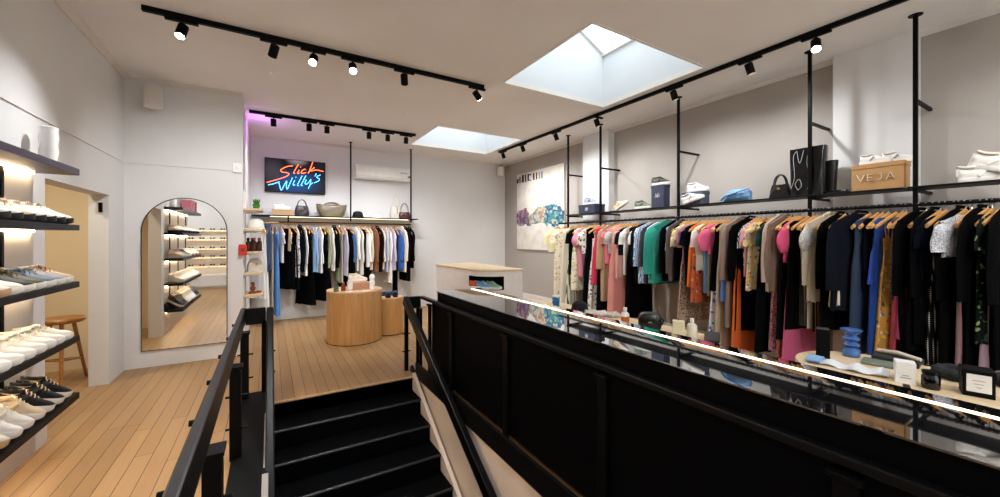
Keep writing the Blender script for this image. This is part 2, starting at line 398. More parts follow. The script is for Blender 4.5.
# ------------------------------------------------------------------ glossy counter
CT = NT('black_glass'); CT.b.inputs['Base Color'].default_value=(.004,.004,.005,1); CT.b.inputs['Roughness'].default_value=.03; CT.b.inputs['IOR'].default_value=2.0
CT.b.inputs['Coat Weight'].default_value=1.0; CT.b.inputs['Coat Roughness'].default_value=.02
CT=CT.mat
t = thing('display_counter', 'long black counter with a mirror-glossy glass top behind the balustrade', 'counter', (1.56,3.96,0))
MB().box(.012,-6.4,0,.525,-.01,.922).build('body', plain('counter_black','#020203',.55,0,.06), t, bevel=.004)
MB().box(.0,-6.4,.922,.535,.0,.93).build('glass_top', CT, t, bevel=.002)
t2 = thing('led_strip', 'thin glowing warm light strip running along the glossy counter top', 'light strip', (1.98,3.94,.93))
MB().box(-.009,-6.3,0,.009,0,.001).build('channel', CREAM, t2); MB().box(-.007,-6.29,.001,.007,-.01,.003).build('diffuser', emit('led_counter','#ffdcae',7), t2)

# ------------------------------------------------------------------ camera and light
def u_ratio(u):                # ground direction of an image column as (x, y)
    r=(u-500)/383.; return (.5148+.8573*r, .8573-.5148*r)
cam = bpy.data.cameras.new('camera'); co = bpy.data.objects.new('camera', cam); COL.objects.link(co)
cam.sensor_width=36; cam.lens=383/1000*36; cam.shift_y=-9.5/1000; cam.clip_start=.02; cam.clip_end=200
co.location=(0,0,1.5); co.rotation_euler=(PI/2,0,-math.atan2(230,383)); S.camera=co
W = bpy.data.worlds.new('world'); S.world=W; W.use_nodes=True
bg=W.node_tree.nodes['Background']; bg.inputs[0].default_value=(.90,.96,1.0,1); bg.inputs[1].default_value=2.0
def portal(loc, sx, sy, rot):
    l=bpy.data.lights.new('portal','AREA'); l.shape='RECTANGLE'; l.size=sx; l.size_y=sy; l.cycles.is_portal=True
    o=bpy.data.objects.new('portal',l); COL.objects.link(o); o.location=loc; o.rotation_euler=rot
for i,(x0,y0,x1,y1) in enumerate(sky):
    a,b=(4.12,4.95) if i==0 else (4.0,4.5)
    portal(((x0+x1)/2,(y0+y1)/2,(a+b)/2-.03), math.hypot(x1-x0,b-a), y1-y0, (0, math.atan2(b-a,x1-x0), 0))
portal((2.6,YF-.13,1.55), 4.0, 2.3, (PI/2,0,0))
S.view_settings.view_transform='Standard'; S.view_settings.look='None'; S.view_settings.exposure=.70; S.view_settings.gamma=1; S.view_settings.use_curve_mapping=False

WARM=(.93,.96,1.0)
KW=2.9
def spot(loc, aim, watts, size=75, blend=.7, col=WARM, rad=.035, parent=None):
    l=bpy.data.lights.new('spot','SPOT'); l.energy=watts*KW; l.spot_size=math.radians(size); l.spot_blend=1.0; l.color=col; l.shadow_soft_size=rad
    o=bpy.data.objects.new('spot_light',l); COL.objects.link(o); o.location=loc
    o.rotation_euler=(Vector(aim)-Vector(loc)).to_track_quat('-Z','Y').to_euler(); return o
def head(name,label,p,aim,on,watts,group,size=80):
    """spotlight: adapter on the track, stem, can that points at aim, lit face"""
    p=Vector(p); d=(Vector(aim)-p-Vector((0,0,-.1))).normalized()
    t=thing(name,label,'spotlight',tuple(p),0,group)
    along=(1,0,0) if abs(p.y-4.1)<.1 or abs(p.y-6.62)<.15 else (0,1,0)
    a=Vector(along)
    MB().bar(-a*.11+Vector((0,0,-.012)),a*.11+Vector((0,0,-.012)),.034,.024).build('adapter',BLKM,t,bevel=.002)
    MB().cyl((0,0,-.02),(0,0,-.07),.009,10).build('stem',BLKM,t)
    c=Vector((0,0,-.095)); m=MB(); m.tube([c-d*.055,c-d*.05,c+d*.055],[.030,.038,.038],20)
    can=m.build('can',BLKM,t,smooth=True)
    MB().tube([c+d*.0552,c+d*.058],[.033,.033],20).build('lamp_face',LEDW if on else emit('lamp_dim','#ffe9cc',.5),can)
    if watts: spot(tuple(p+c+d*.07),aim,watts,size)
    return t
LT = 3.328
# tracks
tag(MB().box(-.88,4.08,LT,2.23,4.12,CZ).build('track_rail',BLKM,bevel=.002),'long black ceiling light track crossing above the stairs','light track')
tag(MB().box(-.26,6.60,LT,2.22,6.64,CZ).build('track_rail',BLKM,bevel=.002),'shorter black ceiling light track nearest the neon sign','light track')
tag(MB().box(4.16,-.2,LT,4.20,7.0,CZ).build('track_rail',BLKM,bevel=.002),'long black ceiling light track running along the clothes wall','light track')
KEY=1.0
g='spotlights on the track above the stairs'
for i,(x,aim,on,w,lb) in enumerate([(-.63,(-1.15,3.35,.75),1,30,'black spotlight nearest the shoe shelves on the stair track'),(.03,(-.6,5.9,1.2),0,36,'black spotlight turned toward the arched mirror on the stair track'),
    (.36,(-.3,1.5,.0),1,34,'first of two brightly lit spotlights side by side on the stair track'),(.72,(.5,1.6,.2),1,34,'second of two brightly lit spotlights side by side on the stair track'),
    (1.25,(2.4,7.2,.5),0,44,'dark can spotlight between the lit pair and the track end above stairs'),(2.14,(4.4,4.6,1.2),1,40,'black spotlight at the end of the stair track nearest the skylight')]):
    head('track_spotlight',lb,(x,4.1,LT),aim,on,w,g,100)
g='spotlights on the track near the neon sign'
for i,x in enumerate([.045,.52,.775,1.42,1.73,2.05]):
    head('track_spotlight','%s black spotlight from the mirror wall on the neon sign track'%ordn(i),(x,6.62,LT),(x*1.05+.05,7.45,.85),0,14.5,g,125)
g='spotlights on the track along the clothes wall'
ry=[6.82,6.10,5.10,4.15,2.88,2.03,1.48,.35,-.1]
for i,y in enumerate(ry):
    on = i==6
    head('track_spotlight','%s black spotlight from the far end of the clothes wall track'%ordn(i) if not on else 'brightly lit spotlight beside a black pole on the clothes wall track',(4.18,y,LT),(4.75,y-.25,1.5) if not on else (3.3,1.1,1.6),on,[22,22,17,17,18,15,3,6,10][i],g,140)
# unseen track and lamps added behind the camera to brighten the shop
tag(MB().box(-2.2,-1.0,LT,3.5,-.97,CZ).build('track_rail',BLKM,bevel=.002),'added unseen ceiling light track at the shop front','light track')
g='added fill spotlights at the shop front'
for i,(x,aim) in enumerate([(-1.9,(-1.9,-2.8,1.2)),(-.9,(-1.2,.6,.3)),(.6,(.9,.0,.9)),(2.4,(3.6,.5,.6)),(3.3,(4.7,.2,1.4))]):
    head('track_spotlight','%s added fill spotlight from the eyewear end of the shop front track'%ordn(i),(x,-.985,LT),aim,0,[40,45,44,30,12][i],g,130)
spot((-2.3,4.9,3.2),(-2.2,5.2,0),34,120,1,(1,.84,.62),.1)

# ------------------------------------------------------------------ shoe shelves by the mirror
SHB = plain('shelf_black', '#070608', .5, 0, .2); SHP = plain('shelf_black_led_tint', '#33263c', .4)  # top shelf: purple LED tint and reflections put into the black colour
SZ = [2.01, 1.602, 1.19, .795, .378]
g = 'black shoe shelves on the white wall'
DP=.235
names=['top purple-lit black','second from top black','middle black','fourth from top black','lowest black']
for i,z in enumerate(SZ):
    t = thing('wall_shelf','%s shoe shelf on the white wall by the doorway'%names[i],'shelf',(XL,2.1,z),0,g)
    h=.045 if i==0 else .04
    poly=[(0,0),(DP,0),(DP,1.885)]
    for k in range(7): a=k/6*PI/2; poly.append((DP-.025+.025*math.cos(a),1.885+.025*math.sin(a)))
    poly.append((0,1.91))
    MB().prism(poly,-h,0).build('board',SHP if i==0 else SHB,t,bevel=.003)
    if i==4: MB().prism([(.0,0),(.075,0),(.0,.10)],.02,1.90,'y').build('riser',SHB,t)
    if i<5:
        MB().box(.008,.03,-h-.012,.022,1.86,-h).build('light_strip',emit('led_shelf','#ffdcb0',34 if i==0 else 26),t)
g='black uprights behind the shoe shelves'
for y,w in ((3.62,'nearest the doorway'),(2.95,'in the middle of the shelves'),(2.25,'at the shop front end')):
    t=tag(MB().box(0,-.014,0,.012,.014,1.68).build('shelf_upright',BLKM,loc=(XL,y,.30),bevel=.002),'black slotted upright '+w,'shelf upright',g)
struct(MB().box(XL,2.1,0,XL+.012,4.17,.36).build('trim_8',TRIM,bevel=.002))

def shoe_meshes():
    """a low lace-up trainer, toe along +x, sole on z=0, length .275"""
    def hw(x):   # half width of the sole
        s=x/.275
        return .033+.012*math.sin(min(1,max(0,(s-.25)/.6))*PI)-.004*math.sin(s*PI)+(-.030*max(0,(s-.86)/.14)**2)-.016*max(0,(.10-s)/.10)**2
    xs=[0,.008,.03,.06,.09,.12,.15,.18,.21,.235,.255,.268,.275]
    sole=MB(); rings=[]
    for x in xs:
        w=max(.006,hw(x)); rise=.012*max(0,(x-.22)/.055)**2; top=.030+rise*.6-(.004 if x in(0,.275) else 0)
        rings.append([(x,-w,rise+.004),(x,-w*.9,rise),(x,w*.9,rise),(x,w,rise+.004),(x,w*1.02,top-.006),(x,w*.96,top),(x,-w*.96,top),(x,-w*1.02,top-.006)])
    sole.loft(rings)
    hts={0:.070,.008:.088,.03:.088,.06:.078,.09:.080,.12:.091,.15:.080,.18:.067,.21:.056,.235:.050,.255:.044,.268:.038,.275:.033}
    up=MB(); rings=[]
    for x in xs:
        w=max(.005,hw(x)*.95); H=hts[x]; tw=w*(.50 if x<.13 else .62 if x<.2 else .75); b=.028
        r=[]
        for k in range(13):
            a=PI*k/12; c=math.cos(a); s_=math.sin(a)
            r.append((x, -(w if s_<.5 else tw+(w-tw)*(1-s_)*1.2)*(abs(c)**.7)*(1 if c>0 else -1), b+(H-b)*(s_**.75)))
        r+= [(x, w*.8, b-.004),(x,-w*.8,b-.004)]
        rings.append(r)
    up.loft(rings)
    col=MB(); rr=[]
    for k in range(18):
        a=2*PI*k/18; x=.055+.048*math.cos(a); y=.021*math.sin(a)
        z=.0865+.006*(abs(math.cos(a))**2)
        rr.append((x,y,z))
    col.loft([rr,[(p[0]*.94+.003,p[1]*.82,p[2]-.012) for p in rr]])
    collar=MB(); collar.tube(rr+[rr[0],rr[1]],.0065,7)
    lace=MB()
    for k in range(5):
        x=.118+.019*k; H=.0925-.0082*k-.0004*k*k; w=.021+.0015*k
        lace.tube([(x,-w,H-.012),(x+.004,-w*.5,H-.002),(x+.006,0,H+.002),(x+.004,w*.5,H-.002),(x,w,H-.012)],.0035,6)
    lace.tube([(.112,0,.095),(.108,.02,.098),(.105,.034,.088)],.003,6); lace.tube([(.112,0,.095),(.108,-.02,.098),(.107,-.032,.089)],.003,6)
    tongue=MB().box(.088,-.019,.085,.122,.019,.098)
    patch=MB()
    patch.bar((.10,-.0435,.034),(.135,-.034,.066),.005,.016,(1,0,0))
    heel=MB().box(-.002,-.02,.035,.006,.02,.078)
    return sole,up,col,collar,lace,tongue,patch,heel
SH=shoe_meshes(); _SC={}
def sneaker(upper,sole,lace,label,loc,rot,group=None,accent=None,lining='#b9ab97',tilt=0,scale=1):
    key=(upper,sole,lace,accent,lining)
    u=plain('leather_'+upper.strip('#'),upper,.5,bump=.15,nscale=40); so=plain('rubber_'+sole.strip('#'),sole,.6); la=plain('lace_'+lace.strip('#'),lace,.8); ac=plain('suede_'+(accent or upper).strip('#'),accent or upper,.75); li=plain('lining_'+lining.strip('#'),lining,.9)
    if key not in _SC:
        t=thing('sneaker',label,'shoe',loc,rot,group)
        MB_=SH
        for nm,b,mt,bev in (('sole',SH[0],so,0),('upper',SH[1],u,0),('lining',SH[2],li,0),('collar',SH[3],u,0),('laces',SH[4],la,0),('tongue',SH[5],u,.004),('side_patch',SH[6],ac,.001),('heel_tab',SH[7],ac,.002)):
            b.build(nm,mt,t,bevel=bev,smooth=(nm!='side_patch'),angle=50)
        _SC[key]=t
    else: t=dup(_SC[key],loc,rot,label,group)
    t.rotation_euler=(0,tilt,rot); t.scale=(scale,scale,scale*1.3)
    if not group and 'group' in t.keys(): del t['group']
    return t
rows=[ # shelf index, toe y of the shoe nearest the doorway, list of (upper, sole, lace, accent, words)
 (1,[('#d9d2c6','#0b0b0c','#cfc6b6','#b9a58a','beige knit trainer with black sole')]*1+[('#ded8cd','#0b0b0c','#d2cabc',None,'off-white trainer with black sole')]*3+[('#d6c0a0','#0d0d0d','#8a5a30','#9a6a3a','cream trainer with tan laces and black sole')]+[('#e0dbd2','#0b0b0c','#d2cabc',None,'off-white trainer with black sole')]*11),
 (2,[('#bfae98','#e6e0d4','#7a4a28','#9a7350','taupe trainer with brown laces'),('#9aa0a8','#e6e0d4','#b9b2a6','#6a7078','grey mesh trainer with white sole'),('#6f7a86','#ece7dc','#3e5a86','#3e5a86','grey trainer with blue laces'),('#5d5b45','#ece7dc','#46402e','#3a3828','olive green trainer with white sole'),('#3a3630','#ece7dc','#6a5a44','#25221e','dark brown trainer with white sole')]+[('#e4ded2','#efe9de','#e8e2d6',None,'cream leather trainer'),('#e8e2d8','#c9a27a','#e8e2d6',None,'cream trainer with gum sole'),('#e4ded2','#b4543a','#e8e2d6','#b4543a','cream trainer with red sole')]*3),
 (3,[('#e9e4da','#f0ebe2','#efe9df',None,'plain white leather trainer')]*14),
 (4,[('#121214','#efe9de','#d8c4a2','#0a0a0a','black suede trainer with beige laces')]*3+[('#dcc7a6','#efe9de','#e4d6bd','#c9ab82','beige suede trainer')]+[('#ece6dc','#f0ebe2','#e6ddcf','#d8cfc2','white low trainer with soft white laces')]*2+[('#e6ddcc','#c9a878','#e8e2d6',None,'white trainer with gum rubber sole')]+[('#efeae2','#f2eee6','#efe9df',None,'chunky white trainer')]*3+[('#16161a','#efe9de','#e6e0d4',None,'black leather trainer with white laces')]*4)]
shelfn={1:'second shelf down',2:'middle shelf',3:'fourth shelf down',4:'lowest shelf'}
for si,lst in rows:
    n=0
    for k,(u_,s_,l_,a_,wd) in enumerate(lst):
        y=3.87-.128*k+R.uniform(-.006,.006)
        if y<2.22: break
        ang=math.radians(40+R.uniform(-3,3))
        tx,ty=XL+DP-.002,y+.02
        hx,hy=tx-.29*math.cos(ang),ty-.29*math.sin(ang)
        ti=math.radians(21) if si==4 else 0
        sneaker(u_,s_,l_,'%s, %s from doorway on the %s'%(wd,ordn(k),shelfn[si]),(hx,hy,SZ[si]+.30*math.sin(ti)),ang,'trainers on the '+shelfn[si],a_,tilt=ti,scale=1.06)
# white fabric-like vase on the top shelf, two pink bottles further along
m=MB(); prof=[(0,0),(.045,0),(.05,.01),(.042,.05),(.05,.10),(.043,.15),(.050,.20),(.044,.24),(.048,.27),(.04,.275),(0,.27)]
tag(m.lathe(prof,20).build('vase',WHT,loc=(XL+.10,3.93,SZ[0]),smooth=True),'white rippled vase standing on the top purple-lit shelf','vase')
for y,c,w in ((2.75,'#d8788a','rose pink gift box on the top shelf'),(2.5,'#e29aa0','pale pink gift box on the top shelf'),(2.28,'#c9524f','red gift box on the top shelf')):
    t=thing('gift_box',w,'box',(XL+.11,y,SZ[0])); mt=plain('box_'+c.strip('#'),c,.6)
    MB().box(-.07,-.05,0,.07,.05,.2).build('body',mt,t,bevel=.003); MB().box(-.073,-.053,.17,.073,.053,.215).build('lid',mt,t,bevel=.003)

# ------------------------------------------------------------------ stool behind the doorway
t=thing('stool','three-legged brown wooden stool standing behind the doorway','stool',(-1.86,5.78,0),.3); t.scale=(1,1,1.09)
MB().lathe([(0,.575),(.15,.575),(.175,.59),(.178,.61),(.165,.622),(.12,.616),(0,.612)],32).build('seat',STOOLW,t,smooth=True)
for k in range(3):
    a=k*2*PI/3+.5; b=(math.cos(a),math.sin(a))
    MB().tube([(b[0]*.09,b[1]*.09,.585),(b[0]*.2,b[1]*.2,0)],[.018,.014],12).build('leg',STOOLW,t,smooth=True)
pts=[(math.cos(k*2*PI/3+.5)*.165,math.sin(k*2*PI/3+.5)*.165,.2+.02*k) for k in range(3)]
for k in range(3): MB().cyl(pts[k],pts[(k+1)%3],.009,10).build('stretcher',STOOLW,t,smooth=True)
# black holder on the door jamb
t=thing('door_catch','small black catch fixed on the white doorway jamb','catch',(XL-.06,5.47,1.83)); MB().box(-.016,0,-.055,.016,.01,.045).build('plate',BLKM,t,bevel=.003); MB().box(-.010,-.018,-.05,.014,.0,.03).build('lever',BLKM,t,bevel=.003)

# ------------------------------------------------------------------ arched mirror
t=thing('arched_mirror','tall arched wall mirror with thin black frame','mirror',(-.872,YM-.004,.195))
w=.405; hh=1.80; pts=[(-w,0),(w,0)]+[(w*math.cos(a*PI/32),hh-w+w*math.sin(a*PI/32)) for a in range(33)]
MB().prism([(p[0],p[1]) for p in pts],-.016,0,'y').build('glass',MIRR,t)
o=[(p[0]*1.012,p[1]+(-.006 if p[1]<=0 else .004)) for p in pts]+[]
m=MB(); fr=[(p[0],-.012,p[1]) for p in pts]; m.tube(fr+[fr[0],fr[1]],.006,8); m.build('frame',plain('bronze_black','#17120e',.4),t,smooth=True)
# speaker in the corner, ceiling bits
def speaker(loc,rz,label):
    t=thing('speaker',label,'speaker',loc,rz)
    MB().box(-.08,-.10,-.13,.08,.02,.13).build('cabinet',plain('speaker_white','#d9d3cb',.5),t,bevel=.02); MB().box(-.07,-.108,-.12,.07,-.098,.12).build('grille',plain('speaker_grille','#c6bfb6',.7),t,bevel=.004)
    MB().bar((0,.02,.05),(0,.12,.05),.03,.05).build('bracket',WHT,t)
speaker((-1.17,5.82,3.12),.5,'white loudspeaker high in the corner above the arched mirror')
t=thing('camera','white security camera under the ceiling in the corner by the painting','camera',(4.86,8.06,3.17))
MB().lathe([(0,-.12),(.07,-.12),(.085,-.1),(.085,.06),(.06,.1),(0,.1)],20).build('body',WHT,t,smooth=True); MB().cyl((0,0,.1),(.06,.1,.12),.03,12).build('arm',WHT,t); MB().lathe([(0,.1),(.035,.1),(.035,.15),(0,.15)],14,(.03,.04,0)).build('lens',BLKM,t)
t=thing('thermostat','small white switch box near the edge of the mirror wall','switch',(-.36,YM,2.41)); MB().box(-.05,-.025,-.06,.05,0,.06).build('case',WHT,t,bevel=.006); MB().box(-.02,-.03,-.02,.02,-.024,.02).build('button',CREAM,t,bevel=.002)
t=thing('call_point','red alarm box on the edge of the white mirror wall','alarm',(-.30,YM-.0,1.36)); rd=plain('alarm_red','#c2230f',.4); MB().box(-.045,-.05,-.07,.045,0,.07).build('case',rd,t,bevel=.008); MB().box(-.02,-.056,-.02,.02,-.048,.02).build('button',plain('alarm_dark','#7d140a',.4),t,bevel=.002)
for x,y,w in ((.02,5.0,'small round detector on the ceiling between the two light tracks'),(1.72,5.6,'tiny white ceiling rose left of the far skylight')):
    tag(MB().lathe([(0,0),(.025,0),(.022,-.02),(0,-.025)],16).build('detector',WHT,loc=(x,y,CZ),smooth=True),w,'detector')

# ------------------------------------------------------------------ neon screen on the back wall
NX0,NX1,NZ0,NZ1=-.085,.925,2.365,2.985; NY=YB-.06
t=thing('neon_screen','black screen showing the orange and blue neon script sign','sign',((NX0+NX1)/2,NY,(NZ0+NZ1)/2))
W2,H2=(NX1-NX0)/2,(NZ1-NZ0)/2
MB().box(-W2,0,-H2,W2,.055,H2).build('casing',BLKM,t,bevel=.004)
n=NT('screen_face'); tc=n.n('ShaderNodeTexCoord'); sp=n.n('ShaderNodeSeparateXYZ'); n.l(tc.outputs['Object'],sp.inputs[0])
def blob(cx,cz,rx,rz,p):
    a=n.math('POWER',n.math('DIVIDE',n.math('SUBTRACT',sp.outputs[0],cx),rx),2.0); b=n.math('POWER',n.math('DIVIDE',n.math('SUBTRACT',sp.outputs[2],cz),rz),2.0)
    return n.math('POWER',n.math('MAXIMUM',n.math('SUBTRACT',1.0,n.math('ADD',a,b)),0.0),p)
c=n.mix(blob(.0,-.12,.50,.30,1.6),(.006,.006,.010,1),(.01,.05,.16,1)); c=n.mix(blob(.02,.33,.22,.16,1.5),c,(.20,.17,.165,1)); c=n.mix(blob(-.38,.08,.22,.26,1.5),c,(.035,.03,.034,1))
n.l(c,n.b.inputs['Emission Color']); n.b.inputs['Emission Strength'].default_value=1.0; n.b.inputs['Base Color'].default_value=(.005,.005,.006,1); n.b.inputs['Roughness'].default_value=.4; n.b.inputs['Specular IOR Level'].default_value=.1
MB().box(-W2+.008,-.004,-H2+.008,W2-.008,.001,H2-.008).build('display',n.mat,t)
def px2(x,y):
    u=(x-85)/548.; top=68+50*u; bot=380+23*u; v=(y-top)/(bot-top); return ((u-.5)*2*W2,(.5-v)*2*H2)
def smoothline(pts,sub=5):
    P=[Vector((p[0],p[1],0)) for p in pts]; out=[]
    for i in range(len(P)-1):
        a,b,c_,d=P[max(i-1,0)],P[i],P[i+1],P[min(i+2,len(P)-1)]
        for k in range(sub):
            s=k/sub; out.append(.5*((2*b)+(c_-a)*s+(2*a-5*b+4*c_-d)*s*s+(3*b-a-3*c_+d)*s**3))
    out.append(P[-1]); return out
def neon(strokes,name,mat,rad):
    m=MB()
    for st in strokes:
        q=smoothline([px2(*p) for p in st]) if len(st)>2 else [Vector((*px2(*p),0)) for p in st]
        m.tube([(p.x,-.010,p.y) for p in q],rad,6)
    return m.build(name,mat,t,smooth=True)
neon([[(328,148),(285,152),(240,172),(222,190),(240,206),(272,208),(294,218),(284,236),(240,256),(180,276),(103,300)],
 [(378,136),(352,180),(336,212),(350,215)],[(388,184),(374,206),(373,216),(388,211)],[(398,160),(402,155)],[(448,180),(428,179),(408,198),(412,216),(450,206)],
 [(512,112),(490,168),(470,214)],[(530,160),(488,190),(505,192),(548,184),(614,198)]],'orange_script',emit('neon_orange','#ff5a28',4.5),.0056)
neon([[(115,322),(160,312),(212,292)],[(206,298),(216,335),(228,368),(252,325),(276,285),(272,330),(280,358),(302,310),(326,254)],[(348,276),(334,305),(334,322),(350,318)],[(355,252),(359,247)],
 [(414,236),(386,290),(370,322),(384,326)],[(448,236),(420,290),(403,322),(418,324)],[(452,272),(440,300),(450,312),(472,298),(494,268)],[(494,268),(488,312),(470,352)],[(488,318),(512,298)],[(545,216),(532,240)],
 [(584,228),(556,240),(552,252),(574,264),(566,282),(524,300)]],'blue_script',emit('neon_blue','#4aa8ff',4.5),.0056)
# magenta light above the nook
l=bpy.data.lights.new('accent','POINT'); l.energy=2.4; l.color=(.75,.25,1.0); l.shadow_soft_size=.12; o=bpy.data.objects.new('accent_light',l); COL.objects.link(o); o.location=(-.12,6.95,3.15)

# ------------------------------------------------------------------ air conditioner
t=thing('air_conditioner','white wall air conditioner above the back clothes rail','air conditioner',(2.02,YB,2.86))
prof=[(0,-.14),(-.16,-.14),(-.20,-.10),(-.21,-.03),(-.20,.10),(-.17,.14),(0,.14)]
m=MB(); m.loft([[(x,a,b) for a,b in prof] for x in (-.56,.56)]); m.build('casing',WHT,t,bevel=.008)
MB().bar((-.52,-.172,-.128),(.52,-.172,-.128),.07,.008).build('flap',CREAM,t); MB().box(-.54,-.206,-.085,.54,-.2,-.082).build('seam',plain('seam_grey','#9a948c',.6),t)
MB().box(.34,-.212,.02,.48,-.206,.04).build('badge',plain('badge_grey','#b0aaa2',.5),t)

# ------------------------------------------------------------------ hangers and garments
def yu(u,X): a,b=u_ratio(u); return X*b/a      # where image column u meets the vertical plane x = X
def xu(u,Y): a,b=u_ratio(u); return Y*a/b
def zv(v,X,Y): return 1.5-(v-239)*(.5148*X+.8573*Y)/383
_H={}
def hanger_mesh():
    m=MB(); pts=[]
    for k in range(-6,7):
        x=k/6*.205; pts.append((x,.012*(abs(x)/.2)**2,-.070-.56*abs(x)*(.75+.25*abs(x)/.2)))
    rings=[]
    for i,p in enumerate(pts):
        hh=.016+.006*(1-abs(i-6)/6); ww=.009 if abs(i-6)<5 else .014
        rings.append([(p[0],p[1]+ww*math.cos(a*PI/4),p[2]+hh*math.sin(a*PI/4)) for a in range(8)])
    m.loft(rings); return m
def hook_mesh():
    m=MB(); q=[(0,0,-.062),(0,0,-.045),(.012,0,-.034),(.022,0,-.014),(.019,0,.006),(.006,0,.0175),(-.009,0,.016),(-.018,0,.006)]
    m.tube(q,.0048,6); return m
HM=hanger_mesh(); KM=hook_mesh()
def hanger(label,loc,rot,group):
    if 'o' not in _H:
        t=thing('clothes_hanger',label,'hanger',loc,rot,group); HM.build('arms',HW,t,smooth=True); KM.build('hook',STEEL,t,smooth=True); _H['o']=t; return t
    return dup(_H['o'],loc,rot,label,group)
def spw(c,p): return math.copysign(abs(c)**p,c)
def body(m,rnd,L,w0,w1,t0,t1,zt,slope=.50,neck=.095,drop=.045,amp=.012,nf=3,rings=13,n=30,hemwave=.01,yo=0,pw=1.0):
    ph=rnd.uniform(0,6.3); ph2=rnd.uniform(0,6.3); rs=[]; skew=rnd.uniform(-.012,.012)
    for i in range(rings):
        s=i/(rings-1); w=w0+(w1-w0)*s**pw; tt=t0+(t1-t0)*min(1,s*2.5); r=[]
        if 0<s<.35: w-=.02*math.sin(s/.35*PI)*min(1,w0/.2)
        for k in range(n):
            a=2*PI*k/n; cx=math.cos(a); sy=math.sin(a)
            x=w*spw(cx,.75); y=tt*spw(sy,.6)
            f=amp*s**.6*(math.sin(nf*PI*x/max(w,.01)+ph)+.5*math.sin(2.3*nf*PI*x/max(w,.01)+ph2+2*s))
            z=zt-L*s-slope*max(0,abs(x)-neck*(1-s))*(1-s)**3-(drop*max(0,1-abs(x)/neck) if (s==0 and sy<.1) else 0)
            if i==rings-1: z+=hemwave*math.sin(nf*2*a+ph)
            r.append((x+skew*s,y+f+yo*s,z))
        rs.append(r)
    m.loft(rs); return m
def sleeve(rnd,sx,w0,zt,ls,ang,r0,r1,ty,puff=0,slope=.50):
    m=MB(); rs=[]; nr=9; ph=rnd.uniform(0,6.3)
    ox=sx*(w0-.035); oz=zt-slope*(w0-.10)-.015
    for i in range(nr):
        s=i/(nr-1); a=ang*(1-.5*s); x=ox+sx*math.sin(a)*ls*s; z=oz-math.cos(a)*ls*s
        rx=r0+(r1-r0)*s+puff*math.sin(min(1,s*1.05)*PI)**.7; ry=ty*(1-.15*s)+puff*.5*math.sin(s*PI)
        if i==0: rx*=.55; ry*=.6
        wv=.006*math.sin(7*s+ph)
        rs.append([(x+rx*math.cos(k*PI/7)+wv,ry*math.sin(k*PI/7)+wv,z-.25*sx*rx*math.cos(k*PI/7)*sx*(1-s)*.4*sx+.003*math.sin(3*k+ph)) for k in range(14)])
    m.loft(rs); return m
